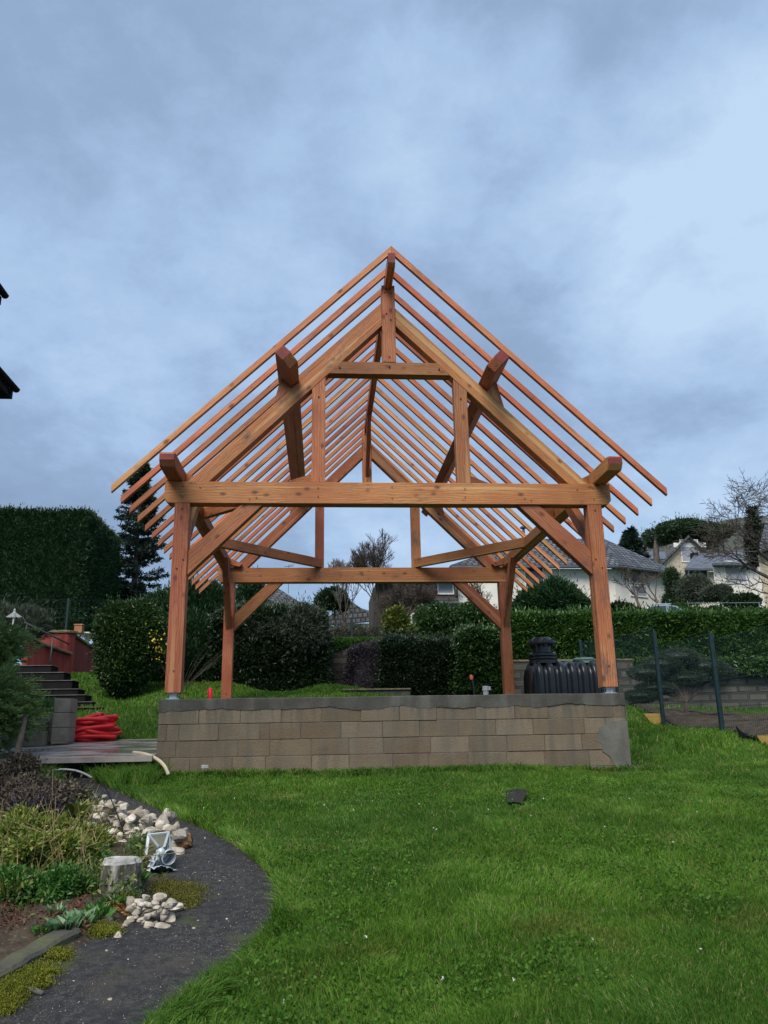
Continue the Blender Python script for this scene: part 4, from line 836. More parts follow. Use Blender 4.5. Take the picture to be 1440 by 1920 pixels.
# shaded old block wall with mossy top
def blockwall(name, label, px0, px1, py0, py1, Y, th=.2, extra=None):
    a = P(px0, py1, Y); b = P(px1, py1, Y); z = P((px0+px1)/2, py0, Y)[2]; t = thing(name, label, 'wall', (a[0], Y, a[2]))
    V = lambda x, y, zz: (x, y, zz); z0 = min(a[2], b[2])-.4
    roofquad('wall_body', [[(a[0], Y, z0), (b[0], Y, z0), (b[0], Y, z), (a[0], Y, z)]], MBLOCKW, t, th)
    m = MB(); m.box((a[0]-.02, Y-.02, z+.003), (b[0]+.02, Y+th+.02, z+.045)); m.build('coping', MCOPE, t)
    if extra: extra(t, a, b, z)
    return t
def moss(t, a, b, z):
    rng = np.random.default_rng(6); n = 5000; C = np.stack([rng.uniform(a[0], b[0], n), rng.uniform(a[1]-.05, a[1]+.2, n), z+.05+rng.random(n)*.04], 1); k = rng.random(n) < .5
    C[k, 1] = a[1]-.03-rng.random(k.sum())*.05; C[k, 2] = z+.03-rng.random(k.sum())**1.5*.28*(.3+fbm(C[k, 0]*3, C[k, 0]*0, 2)); m = MB(); m.leaves(C, np.tile([0, -.5, .6], (n, 1)), .06, .03, 0, .8, rng=rng); m.build('moss', MGREEN, t)['kind'] = 'stuff'
blockwall('old_block_wall', 'shaded old block wall with a mossy top behind the frame', 585, 735, 1203, 1290, 10.6, extra=moss)
c = P(598, 1199, 10.9); m = MB(); m.prism([P(590, 1203, 10.9), P(612, 1204, 10.9), P(598, 1196, 10.9)], (0, .5, 0)); tag(m.build('white_sheet', MWHITE), 'scrap of white sheeting on the mossy wall top', 'sheet')
rng = np.random.default_rng(14)
a, b = hb_(652, 745, 1203, 1292, 9.7, .8); hedge('purple_shrub', 'dark purple leafless looking shrub in front of the old wall', a, b, 16000, MPURP, .07, rngs=22, shoulder=.5, depth=.16, lump=.28, asp=.3)
a, b = hb_(716, 864, 1192, 1294, 9.5, .9); hedge('privet_hedge', 'square dark green hedge behind the middle of the frame', a, b, 30000, MDARK, .075, rngs=23, shoulder=.35, depth=.08, lump=.12, asp=.5)
a, b = hb_(862, 944, 1176, 1302, 9.2, .8); hedge('ivy_column', 'tall block of ivy beside the back right post', a, b, 20000, MIVY, .085, rngs=24, shoulder=.4, depth=.08, lump=.16, asp=.75)
c = P(742, 1168, 11.5); bush('variegated_bush', 'small yellow green leafy bush above the square hedge', [((c[0], 11.5, c[2]+.02), (.34, .3, .40)), ((c[0]+.1, 11.5, c[2]-.25), (.38, .3, .3))], 4500, MYEL, .09, None, 51, .8, .6, .3, asp=.65)
c = P(815, 1163, 12); bush('laurel_bush', 'left one of two dark green bushes behind the square hedge', [((c[0], 12, c[2]), (.55, .5, .42)), ((c[0]-.1, 12, c[2]-.5), (.65, .5, .45))], 9000, MIVY, .10, None, 52, .8, .7, .2, group='laurel bushes behind the middle of the frame')
c = P(886, 1158, 12); bush('laurel_bush', 'right one of two dark green bushes, above the ivy block', [((c[0], 12, c[2]), (.62, .5, .42)), ((c[0]+.1, 12, c[2]-.5), (.75, .5, .5)), ((c[0]+.55, 12.1, c[2]-.15), (.4, .4, .35))], 11000, MIVY, .10, None, 53, .8, .7, .2, group='laurel bushes behind the middle of the frame')
fp = []
for px in (600, 660, 720, 790, 860): q = P(px, 1214, 13); fp.append((q[0], 13, q[2]))
mesh_fence('wire_fence', 'green wire fence on thin posts beyond the mossy wall', fp, [P(660, 1160, 13)[2]-P(660, 1214, 13)[2]]*5, dx=.06, thick=.0025)
bl = []
for px, py in ((598, 1192), (622, 1186), (648, 1190), (672, 1184), (696, 1190), (720, 1186)): q = P(px, py, 14.2); bl.append(((q[0], 14.2, q[2]-.12), (.42, .35, .36)))
bush('bramble_bank', 'brownish tangle of brambles behind the wire fence above the old wall', bl, 16000, leafm('bramble_leaf', (.02, .022, .012), (.05, .045, .025), (.09, .085, .04), .1, .7), .06, None, 55, .9, .4, .5, asp=.4, core=.6)
# topiary tree with a rounded crown
c = P(624, 1122, 16); gz = P(624, 1215, 16)[2]; bush('topiary_tree', 'small tree with a rounded dark evergreen crown', [((c[0], 16, c[2]), (.50, .45, .34)), ((c[0]-.15, 16, c[2]-.12), (.45, .4, .25)), ((c[0]+.3, 16, c[2]-.2), (.25, .3, .2))], 10000, MDARK, .09, [([(c[0]+.1, 16, gz), (c[0]+.05, 16, c[2]-.3)], .05), ([(c[0]-.12, 16, gz), (c[0]-.2, 16, c[2]-.3)], .035)], 61, .8, .6, .25, cat='tree')
def bt(label, px, py, ptop, Y, seed, **k):
    b = P(px, py, Y); H = P(px, ptop, Y)[2]-b[2]; return bare_tree(label, b, H, seed, **k)
GB = 'bare trees behind the frame'
bt('thin bare tree with fine upright twigs seen left of centre under the back tie beam', 640, 1200, 1030, 21, 3, spread=.9, levels=6, r=.06, m=MTWIGL, group=GB, ang=.42, up=.5, rmin=.006, fork=.10)
bt('bare tree with pale trunk standing beside the wire fence', 655, 1215, 1060, 15.5, 15, spread=.8, levels=4, r=.05, m=MTWIGL, group=GB, ang=.4, up=.5, rmin=.004, fork=.25)
bt('tallest bare tree, its twigs against the sky at the centre of the frame', 728, 1200, 1010, 20, 8, spread=1.25, levels=5, r=.07, m=MTWIG, group=GB, ang=.42, up=.4, rmin=.006, ns=4, fork=.13)
bt('dense brown bare tree tangled in front of the brown house', 762, 1195, 1085, 17, 12, spread=1.6, levels=6, r=.08, m=MTWIG, group=GB, ang=.7, up=.15, rmin=.005, ns=4, fork=.2)
bt('small pollarded bare tree in front of the white house, behind the right brace', 906, 1175, 1086, 17, 17, spread=1.1, levels=4, r=.06, m=MTWIG, group=GB, ang=.6, up=.3, rmin=.005, ns=4, fork=.35)
# houses behind
def window(t, c, w, h, m=MDKWIN, fm=MWHITE, nd=(0, -1, 0), shutter=False):
    c = np.array(c, float); nd = np.array(nd, float); ex = np.cross(nd, [0, 0, 1.]); f = MB(); k = .06
    for s_ in (-1, 1): f.obox(c+ex*s_*(w/2)+nd*.03, ex*k/2, nd*.03, (0, 0, h/2+k/2)); f.obox(c+np.array([0, 0, s_*h/2])+nd*.028, ex*(w/2), nd*.028, (0, 0, k/2))
    o = f.build('window', fm, t); g = MB(); g.obox(c+nd*.012, ex*(w/2-.02), nd*.012, (0, 0, h/2-.02)); g.build('shutter' if shutter else 'pane', m, o)
t = thing('tiled_house', 'house with a low grey tiled hip roof seen behind the dark hedge on the left', 'house', P(505, 1150, 24)); Y = 22.
e0, e1_, ap = P(425, 1140, Y), P(590, 1128, Y+1), P(507, 1097, Y+3); e1_[2] = e0[2]; e2_ = P(400, 1133, Y+7); ap2 = ap+[-2.5, 2.5, 0]; e3 = e1_+[0, 7, 0]; e2_ = e0+[0, 7, 0]; ap = np.array([(e0[0]+e1_[0])/2, Y+3.5, ap[2]])
roofquad('roof', [[e0, e1_, ap], [e1_, e3, ap], [e2_, e0, ap]], MTILE2, t)
m = MB(); m.box((e0[0]+.4, Y+.5, e0[2]-3), (e1_[0]-.4, Y+6, e0[2]-.12)); m.build('wall', MRENDER, t)
m = MB(); q = ap; A = [q+[.55, 0, -.3], q+[.55, 0, 1.0], q+[.35, 0, .95], q+[.35, 0, .85]]; B_ = [q+[.55, 0, 1.0], q+[.55, 0, 1.0]+[.25, 0, .02], q+[.75, 0, .95], q+[.72, 0, .85]]; m.segs(A, B_, .012, .012, 4); m.build('antenna', MGREYM, t)
t = thing('gabled_house', 'distant house with a grey gable roof beyond the wire fence', 'house', P(660, 1170, 40)); Y = 38.
g0, g1, gp = P(632, 1165, Y), P(712, 1163, Y), P(658, 1127, Y); g1[2] = g0[2]; k_ = np.array([3.5, 8, 0])
roofquad('roof', [[g0+k_*0-[1.4, 0, .3], g1, gp+[.3, 2, 0], gp], [g1, g1+k_, gp+k_, gp+[.3, 2, 0]]], MTILE2, t); m = MB(); m.prism([g0-[0, -.3, 3], g1-[.2, -.3, 3], g1-[.2, -.3, .1], g0-[0, -.3, .1]], (0, 6, 0)); m.build('wall', MRENDER, t)
# brown house with carport
Y = 21.; t = thing('brown_house', 'brown timbered house with a small window and a dark canopy, behind the bare trees', 'house', P(770, 1200, Y))
a = P(706, 1200, Y); b = P(862, 1200, Y); zt = P(780, 1092, Y)[2]; m = MB(); m.box((a[0], Y, a[2]-1), (b[0]-.1, Y+5, zt)); MBRN = mat('brown_boards', [(.06, .045, .035), (.11, .08, .065)], 3, .85, stretch=(8, 8, .4)); m.build('wall', MBRN, t)
m = MB(); q = P(800, 1092, Y); m.prism([(a[0]-.3, Y-.4, zt), (b[0]+.1, Y-.4, zt), (b[0]-.6, Y+2, zt+.9), (a[0]+.6, Y+2, zt+.9)], (0, 0, .1)); m.build('roof', MTILE2, t)
c = P(835, 1102, Y); window(t, c, .62, .5, MSHUT, MWHITE); c = P(783, 1170, Y); window(t, c, .5, .8, MDKWIN, MWHITE)
m = MB(); q = P(800, 1124, Y-1.2); q2 = P(858, 1120, Y-1.2); m.box((q[0], Y-1.4, q[2]-.18), (q2[0], Y-.01, q[2]-.05)); m.box((q[0], Y-1.42, q[2]-.05), (q2[0], Y-1.38, q[2]+.0)); m.tube([(q[0]+.05, Y-1.3, q[2]-.1), (q[0]+.3, Y-1.3, q[2]-.75)], .03, 6); m.tube([(q2[0]-.4, Y-1.3, q[2]-.1), (q2[0]-.2, Y-1.3, q[2]-.9)], .03, 6); m.build('canopy', MGREYM, t)
m = MB(); q = P(862, 1130, Y); q2 = P(950, 1130, Y); m.box((q[0], Y+.3, q[2]-3), (q2[0], Y+5, P(870, 1088, Y)[2])); m.build('white_wing', MRENDER, t)
# ================================================================== RIGHT SIDE
# laurel hedge along the right, on top of the block wall
a = P(955, 1240, 9.6); b = P(1470, 1240, 9.6); zt = P(1200, 1152, 9.6)[2]
hedge('laurel_hedge', 'long clipped laurel hedge with glossy leaves above the right block wall', (a[0], 9.6, a[2]-.3), (b[0]+2.5, 10.8, zt), 75000, MLAUREL, .13, rngs=71, depth=.09, lump=.13, rnd=.75, asp=.38, up=.3, floor=False, faces=('f', 't', 'l'))
blockwall('boundary_wall', 'long weathered block wall under the laurel hedge on the right', 945, 1475, 1238, 1345, 9.3)
rng = np.random.default_rng(72); a = P(1190, 1225, 9.15); b = P(1470, 1225, 9.15); n = 9000; C = np.stack([rng.uniform(a[0], b[0], n), 9.2+rng.normal(size=n)*.08, 0*rng.random(n)], 1); C[:, 2] = P(1300, 1240, 9.2)[2]+.1-rng.random(n)*.45*fbm(C[:, 0]*1.3, C[:, 0]*0, 4)*1.6
m = MB(); m.leaves(C, np.tile([0, -1, -.4], (n, 1)), .12, .05, 0, .7, rng=rng); tag(m.build('hanging_ivy', MLAUREL), 'leafy shoots hanging over the top of the boundary wall on the right', 'ivy', kind='stuff')
a, b = hb_(968, 1118, 1100, 1160, 12.5, 1.6)
c = P(1042, 1118, 12.5); bush('conifer_bush', 'broad feathery green conifer in front of the white house, right of the back post', [((c[0], 12.8, c[2]-.15), (.95, .7, .58)), ((c[0]-.5, 12.9, c[2]-.25), (.7, .6, .45)), ((c[0]+.6, 12.9, c[2]-.35), (.65, .6, .4)), ((c[0]+.1, 12.8, c[2]+.15), (.4, .4, .42)), ((c[0]-.9, 13, c[2]-.5), (.6, .5, .35)), ((c[0], 12.8, c[2]-.8), (1.5, .6, .5))], 40000, MTHUJA, .13, None, 73, .55, .6, .35, .5, .3)
c = P(1165, 1140, 12.4); bush('hedge_plant', 'leafy green shrubs above the laurel hedge at the right post', [((c[0], 12.8, c[2]-.05), (.6, .5, .22)), ((c[0]-.4, 12.8, c[2]-.2), (.6, .5, .3)), ((c[0]+.5, 12.8, c[2]-.25), (.6, .5, .25))], 9000, MDARK, .11, None, 74, .7, .6, .3, .2)
# white house with dark tiled hip roof (polygonal plan)
t = thing('white_house', 'large white house with a dark tiled hip roof beyond the laurel hedge', 'house', P(1050, 1160, 28)); Y = 26.0
E0, E1, E2 = P(845, 1063, Y), P(1160, 1059, Y), P(1274, 1070, Y+1.9); ze = E1[2]; E0[2] = E2[2] = ze; E3 = E2+[2.5, 8, 0]; E4 = E0+[0, 9, 0]
R1, R2 = P(985, 1001, Y+4.2), P(1133, 1019, Y+4.2); zr = (R1[2]+R2[2])/2; R1[2] = R2[2] = zr
roofquad('roof', [[E0, E1, R2, R1], [E1, E2, R2], [E2, E3, R2], [E4, E0, R1]], MTILE, t, .1)
def inset(p, c_, k): v = np.array(c_)-p; v[2] = 0; return p+v/np.linalg.norm(v)*k
ctr = (E0+E3)/2; fp_ = [inset(p, ctr, .5) for p in (E0, E1, E2, E3, E4)]; m = MB(); m.prism([np.array([p[0], p[1], ze-5]) for p in fp_], (0, 0, 4.9)); m.build('wall', MRENDER, t)
m = MB()
for p, q in ((E0, E1), (E1, E2)): d = q-p; m.tube([p-[0, .03, .10], q-[0, .03, .10]], .07, 8)
m.build('gutter', MGREYM, t)
for (px, py, w, h) in ((1203, 1078, 1.0, .75), (1205, 1107, 1.1, .5)):
    f_ = (px-1160)/(1274-1160); q = fp_[1]*(1-f_)+fp_[2]*f_; z = P(px, py, Y+.9)[2]; d = fp_[2]-fp_[1]; nd = np.array([d[1], -d[0], 0]); nd /= np.linalg.norm(nd); window(t, (q[0], q[1], z), w, h, MSHUT, MRENDER, nd, True)
q = P(1004, 1078, Y+.1); window(t, (q[0], fp_[0][1]*.5+fp_[1][1]*.5, q[2]), .9, 1.1, MDKWIN, MWHITE); 
q = R1+[-.4, -1.2, -.5]; m = MB(); m.tube([q, q+[0, 0, .75]], .07, 8); m.lathe([(.17, 0), (.19, .05), (.03, .16)], q+[0, 0, .75], 10); m.build('roof_vent', MGREYM, t)
GR = 'small bare trees in front of the white house'
bt('left one of two small bare trees in front of the white house', 1200, 1150, 1062, 17, 23, spread=1.5, levels=4, r=.06, m=MTWIG, group=GR, ang=.55, up=.3, rmin=.007, ns=3, fork=.22)
bt('right one of two small bare trees in front of the white house', 1235, 1150, 1066, 17.4, 29, spread=1.6, levels=4, r=.06, m=MTWIG, group=GR, ang=.55, up=.3, rmin=.007, ns=3, fork=.22)
# parked car behind the hedge
Yc = 13.2; t = thing('parked_car', 'silver car parked behind the laurel hedge, only its roof showing', 'car', P(1245, 1190, Yc)); c0 = P(1205, 1150, Yc); c1 = P(1283, 1150, Yc); zt = P(1240, 1133, Yc)[2]; zl = P(1240, 1153, Yc)[2]; w = c1[0]-c0[0]
prof = [(-.06, -.75), (-.10, -.25), (.0, -.02), (.12, .72), (.30, .93), (.62, 1.0), (.85, .85), (1.0, .45), (1.06, 0), (1.12, -.3), (1.1, -.75)]
pp = [(c0[0]+w*u_, Yc, zl+(zt-zl)*v_ if v_ > 0 else zl+v_*1.1) for u_, v_ in prof]; m = MB(); m.prism(pp, (0, 1.6, 0)); bevel(m.build('body', MCARP, t), .04, 3)
m = MB(); m.prism([(c0[0]+w*u_, Yc-.006, zl+(zt-zl)*v_) for u_, v_ in ((.10, .05), (.17, .66), (.34, .84), (.58, .86), (.55, .05))], (0, .01, 0)); m.build('window', MDKWIN, t)
m = MB(); m.prism([(c0[0]+w*u_, Yc-.006, zl+(zt-zl)*v_) for u_, v_ in ((.62, .05), (.65, .84), (.80, .76), (.95, .38), (.98, .05))], (0, .01, 0)); m.build('window', MDKWIN, t)
for u_ in (.12, .86):
    m = MB(); m.segs([(c0[0]+w*u_, Yc-.01, zl-.78)], [(c0[0]+w*u_, Yc+.18, zl-.78)], .30, .30, 24); m.lathe([(.01, 0), (.3, 0)], (0, 0, -50), 3) if 0 else None; m.build('wheel', MBLACK, t)
m = MB(); m.tube([(c0[0]+w*.25, Yc+.12, zt+.02), (c0[0]+w*.75, Yc+.12, zt+.03)], .018, 6); m.build('roof_rail', MGALV, t)
# small spruce and umbrella pine on the slope
p_ = P(1190, 1080, 42); spruce('small dark spruce behind the white house roof', (p_[0], 42, P(1190, 1075, 42)[2]), P(1190, 991, 42)[2]-P(1190, 1075, 42)[2], 1.35, 6, 9000, needle=.34)
Yp = 55; c = P(1283, 1000, Yp); t0 = P(1233, 1055, Yp)
bl = []; rg = np.random.default_rng(8)
for i in range(15):
    u_ = i/14; px = 1232+u_*112; py = 1003-24*math.sin(math.pi*min(1, .12+u_*.80))**.7+rg.uniform(-2, 4); q = P(px, py+9, Yp); bl.append(((q[0], Yp+rg.uniform(-1.2, 1.2), q[2]), (rg.uniform(.65, .95), 1.2, rg.uniform(.42, .62))))
    q = P(px, py+20, Yp); bl.append(((q[0], Yp+rg.uniform(-1.2, 1.2), q[2]), (rg.uniform(.6, .8), 1.1, rg.uniform(.35, .5))))
gz = P(1233, 1075, Yp)[2]; bush('umbrella_pine', 'umbrella pine with a broad flat domed crown on the skyline', bl, 34000, MPINE, .26, [([(t0[0], Yp, gz-3), (t0[0]-.05, Yp, (gz+c[2])/2), (t0[0]+.15, Yp, c[2]-.2)], .34), ([(t0[0]+.1, Yp, c[2]-.9), (c[0]-.6, Yp, c[2]-.3)], .16), ([(t0[0]+.1, Yp, c[2]-1.1), (c[0]+.4, Yp, c[2]-.5)], .14)], 81, .8, .55, .3, .3, .32, cat='tree', core=.8)
# stone gable house
def vd(p, k): d = np.array([p[0]-CAM[0], p[1]-CAM[1], 0]); return d/np.linalg.norm(d)*k
Yg = 44; t = thing('stone_house', 'pale stone house with a pointed gable below the umbrella pine', 'house', P(1290, 1090, Yg)); a, ap, b = P(1244, 1053, Yg), P(1291, 1008, Yg), P(1342, 1053, Yg); b[2] = a[2]
m = MB(); m.prism([a-[0, 0, 6], b-[0, 0, 6], b, ap, a], vd(ap, 9)); m.build('wall', MSTONEW, t); o_ = np.array([-.16, -.35, .05]); dd = vd(ap, 9.8); la = a+(a-ap)*.12+o_; rb = b+(b-ap)*.10+o_; tp = ap+o_+[0, 0, .05]
roofquad('roof', [[tp, la, la+dd, tp+dd][::-1], [rb, tp, tp+dd, rb+dd][::-1]], MTILE2, t, .15)
q = P(1293, 1033, Yg); window(t, (q[0], Yg, q[2]), 1.3, 1.6, MSHUT, MWHITE, shutter=True); m = MB(); q = P(1293, 1023, Yg); m.box((q[0]-1.2, Yg-.05, q[2]-.12), (q[0]+1.2, Yg, q[2]+.2)); m.build('lintel', MWHITE, t)
# slate roofed houses
Ys = 37; t = thing('slate_house', 'house with a wide blue grey slate hip roof below the stone gable', 'house', P(1330, 1110, Ys)); a = P(1284, 1071, Ys); b = P(1338, 1062, Ys+.5); ra = P(1305, 1037, Ys+3); rb = P(1372, 1035, Ys+3); b = P(1362, 1061, Ys); a[2] = b[2] = (a[2]+b[2])/2; ra[2] = rb[2] = (ra[2]+rb[2])/2
roofquad('roof', [[a, b, rb, ra], [a+vd(a, 6), a, ra]], MSLATE, t); m = MB(); q = a+[.4, .4, 0]; m.prism([q-[0, 0, 4], b+[0, .4, -4], b+[0, .4, -.13], q-[0, 0, .13]], vd(a, 5)); m.build('wall', MRENDER, t)
q = P(1310, 1085, Ys+.4); window(t, (q[0], Ys+.4, q[2]), 1.2, 1.1); m = MB(); m.tube([a-[0, .02, .1], b-[0, .02, .1]], .06, 6); m.build('gutter', MGREYM, t); q = P(1303, 1041, Ys+2.6); m = MB(); m.box((q[0]-.2, Ys+2.5, q[2]-.3), (q[0]+.2, Ys+2.9, q[2]+.15)); m.build('chimney', MSLEEP, t)
Yt = 35; t = thing('slate_house', 'pale house with a slate roof and shuttered window, right of the first slate roof', 'house', P(1380, 1120, Yt)); a = P(1336, 1060, Yt); b = P(1420, 1053, Yt); ra = P(1372, 1037, Yt+3); rb = P(1440, 1028, Yt+3); a[2] = b[2] = (a[2]+b[2])/2; ra[2] = rb[2] = (ra[2]+rb[2])/2
roofquad('roof', [[a, b, rb, ra], [a+vd(a, 6), a, ra]], MSLATE, t); m = MB(); q = a+[.2, .4, 0]; m.prism([q-[0, 0, 5], b+[1, .4, -5], b+[1, .4, -.13], q-[0, 0, .13]], vd(a, 5)); m.build('wall', MRENDER, t); q = P(1378, 1073, Yt+.4); window(t, (q[0], Yt+.4, q[2]), 1.3, 1.35, MSHUT, MWHITE, shutter=True); m = MB(); m.tube([a-[0, .02, .1], b-[0, .02, .1]], .06, 6); m.build('gutter', MGREYM, t)
Yq = 60; t = thing('slate_house', 'small far slate roof between the spruce and the stone gable', 'house', P(1255, 1060, Yq)); a = P(1212, 1048, Yq); b = P(1250, 1048, Yq); ra = P(1214, 1034, Yq+3); rb = P(1247, 1034, Yq+3); roofquad('roof', [[a, b, rb, ra]], MSLATE, t); m = MB(); m.box((a[0]+.3, Yq+.3, a[2]-4), (b[0]-.2, Yq+4, a[2]-.13)); m.build('wall', MRENDER, t)
# olive green rounded trees, bushes on the slope
c = P(1303, 1102, 24); bush('olive_tree', 'rounded grey green olive tree in front of the slate house', [((c[0], 24, c[2]), (.75, .7, .55)), ((c[0]-.35, 24, c[2]-.3), (.5, .5, .45)), ((c[0]+.3, 24, c[2]-.25), (.55, .5, .4))], 14000, MOLIVE, .13, [([(c[0], 24, c[2]-1.5), (c[0], 24, c[2]-.4)], .1)], 91, .7, .6, .25, asp=.25, cat='tree')
c = P(1348, 1110, 22); bush('olive_tree', 'lower flattened olive tree right of the rounded one', [((c[0], 22, c[2]), (.55, .5, .27)), ((c[0]-.3, 22, c[2]-.1), (.5, .5, .28))], 9000, MOLIVE, .12, [([(c[0], 22, c[2]-1.1), (c[0], 22, c[2]-.2)], .06)], 92, .7, .6, .25, asp=.25, cat='tree')
c = P(1268, 1085, 25); bush('evergreen_tree', 'yellowish green conifer at the corner of the white house', [((c[0], 25.5, c[2]+.05), (.32, .4, .5)), ((c[0]+.15, 25.5, c[2]-.5), (.45, .4, .5)), ((c[0]-.1, 25.5, c[2]-1.2), (.5, .4, .6))], 9000, MPINE, .15, None, 93, .6, .6, .3, .4, .25)
c = P(1392, 1128, 20); bush('low_bush', 'low dark rounded bush above the right end of the laurel hedge', [((c[0], 20, c[2]), (.7, .6, .28))], 4500, MDARK, .11, None, 94)
rng = np.random.default_rng(95); bl = []
for px, py, Y in ((1270, 1135, 14), (1305, 1142, 13.4), (1340, 1140, 13.2), (1375, 1146, 12.6), (1410, 1143, 12.6), (1445, 1146, 12.4), (1320, 1150, 12.2), (1225, 1156, 12)):
    q = P(px, py, Y); bl.append(((q[0], Y, q[2]-.22), (.42, .4, .24)))
bush('shrub_bank', 'bank of mixed green shrubs rising behind the right laurel hedge', bl, 26000, MIVY, .09, None, 95, .8, .6, .35, .2, .45)
# right edge house with tiled roof
Ye = 19; t = thing('corner_house', 'stone house cut off by the right edge, with a steep tiled roof', 'house', P(1450, 1150, Ye)); a = P(1421, 1032, Ye); b = P(1560, 1028, Ye); ra = P(1452, 955, Ye+4.6); rb = P(1560, 930, Ye+4.6); ra[2] = rb[2]; b[2] = a[2]
roofquad('roof', [[a, b, rb, ra], [a+vd(a, 9), a, ra]], MTILE, t); m = MB(); q = a+[.2, .4, 0]; m.prism([q-[0, 0, 5], b+[0, .4, -5], b+[0, .4, -.1], q-[0, 0, .1]], vd(a, 8)); m.build('wall', MSTONEW, t)
# big bare tree leaning in from the right
b_ = P(1478, 1160, 13.5); bare_tree('big dark bare tree reaching in from the right edge', b_, P(1400, 890, 13.5)[2]-b_[2], 44, spread=1.5, levels=6, r=.12, m=MTWIG, ang=.62, up=.12, rmin=.005, ns=3, fork=.22, lean=(-.38, 0), wig=.16)
rng = np.random.default_rng(45); A = []; B_ = []; RA = []; RB = []
for y0, y1, x1 in ((1120, 1082, 1345), (1110, 1086, 1362), (1080, 1040, 1335), (1060, 990, 1350), (1040, 960, 1338)):
    p = P(1474, y0, 13.4); q = P(x1, y1, 12.8+rng.random()); f = np.linspace(0, 1, 12); pts = p+(q-p)*f[:, None]+rng.normal(size=(12, 3))*.035+np.array([0, 0, .25])*(np.sin(f*3.1)*rng.uniform(-.4, .8))[:, None]
    for k in range(11):
        A.append(pts[k]); B_.append(pts[k+1]); RA.append(.03*(1-k/13)); RB.append(.03*(1-(k+1)/13))
        for _ in range(3):
            d = (q-p)/np.linalg.norm(q-p)*.5+rng.normal(size=3)*.5+[0, 0, .35]; d /= np.linalg.norm(d); l_ = rng.uniform(.15, .7); s0 = pts[k+1]
            A += [s0, s0+d*l_*.5]; e_ = s0+d*l_*.5+(d+rng.normal(size=3)*.3)*l_*.5; B_ += [s0+d*l_*.5, e_]; RA += [.009, .006]; RB += [.006, .004]
m = MB(); m.segs(A, B_, RA, RB, 5); tag(m.build('bare_branches', MTWIG, origin=P(1474, 1120, 13.4)), 'long low bare branches crossing the right edge in front of the slate house', 'tree')
p_ = P(1424, 1050, 30); spruce('dark narrow conifer behind the big bare tree at the right edge', (p_[0], 30, P(1424, 1060, 30)[2]), P(1424, 950, 30)[2]-P(1424, 1060, 30)[2], .8, 16, 8000, needle=.25)
q0 = P(1288, 1131, 15); q1 = P(1425, 1130, 15); m = MB(); m.tube([q0, q1], .012, 6); 
for px in (1290, 1335, 1380, 1423): q = P(px, 1130, 15); m.tube([q-[0, 0, .7], q], .015, 6)
tag(m.build('wire_rail', MGALV), 'thin pale rail above the shrubs on the right', 'rail')
# cloud pruned shrub
Yb = 5.8; gz = float(G(P(1290, 1320, Yb)[0], Yb)); pads = [(1272, 1232, .42, .16), (1240, 1246, .40, .15), (1215, 1262, .42, .15), (1325, 1250, .40, .15), (1350, 1262, .32, .13), (1290, 1272, .48, .13), (1230, 1290, .42, .11), (1200, 1305, .35, .11)]
bl = []
for px, py, rx, rz in pads: q = P(px, py, Yb); bl += [((q[0], Yb, q[2]), (rx, .32, rz)), ((q[0]+rx*.35, Yb+.1, q[2]-.02), (rx*.7, .3, rz*.9))]
c = P(1282, 1300, Yb); root = np.array([c[0], Yb, gz-.05]); stems = [([root, root+[.03, 0, .35], np.array(bl[2*k][0])-[0, 0, .05]], .045) for k in range(8)]
bush('cloud_pruned_pine', 'cloud pruned evergreen with flat rounded pads behind the mesh fence', bl, 60000, leafm('cloud_pine_needles', (.018, .035, .022), (.035, .06, .038), (.07, .10, .06), .1), .045, stems, 97, .5, .85, .08, .5, .2, cat='shrub')
# green panel fence with wires
h1 = P(1355, 1373, 1.4); h2 = P(1245, 1362, 3.5); h3 = h2+(h2-h1)*[1, 1, 1]; h3[2] = float(G(h3[0], h3[1])); h0 = h1+(h1-h2); h0[2] = h1[2]-.12; h4 = h3+(h3-h2)*[1, 1, 0]; h4[2] = float(G(h4[0], h4[1]))
H1 = P(1337, 1193, 1.4)[2]-h1[2]; H2 = P(1229, 1189, 3.5)[2]-h2[2]
mesh_fence('panel_fence', 'dark green welded mesh panel fence stepping down the slope on the right', [h4, h3, h2, h1, h0], [H2*.9, H2*.95, H2, H1, H1], dx=.055, thick=.0022, post=.03, zoff=.02)
for q, Y, lab in ((((1206, 1338), (1244, 1338), (1244, 1366), (1226, 1362)), 3.62, 'yellowish timber board at the foot of the far green fence post'), (((1418, 1378), (1480, 1376), (1480, 1420), (1440, 1412)), .45, 'yellowish timber board at the lower right edge below the black trough')):
    m = MB(); m.prism([P(x, y, Y) for x, y in q], (0, .04, 0)); tag(bevel(m.build('timber_board', MYELW), .004), lab, 'board')
# black trough at the right edge
c = P(1418, 1382, .6); t = thing('black_trough', 'black plastic trough with a torn curved rim at the right edge of the lawn', 'trough', c-[0, 0, .15]); V = []; n_ = 14
m = MB(); pr = [(0, .20), (.06, .13), (.14, .07), (.25, .03), (.4, .01), (.6, .0), (.9, .02), (1.2, .03)]
x0 = P(1380, 1360, .6)[0]; zz = P(1380, 1360, .6)[2]-.20
top = [(x0+u_, .6, zz+v_) for u_, v_ in pr]; m.prism(top+[(x0+1.2, .65, zz-.28), (x0+.2, .65, zz-.24), (x0+.04, .62, zz+.04)], (0, .02, 0)); m.prism([(x0+.1, 1.0, zz+.02), (x0+1.2, 1.0, zz+.02), (x0+1.2, .97, zz-.26), (x0+.2, .97, zz-.26)], (0, .02, 0)); m.box((x0+.2, .62, zz-.27), (x0+1.2, .99, zz-.25)); bevel(m.build('basin', MBLACK, t), .004)
m = MB(); m.box((x0+.35, .66, zz-.02), (x0+1.2, .94, zz+.005)); m.build('white_rim', MWHITE, t)
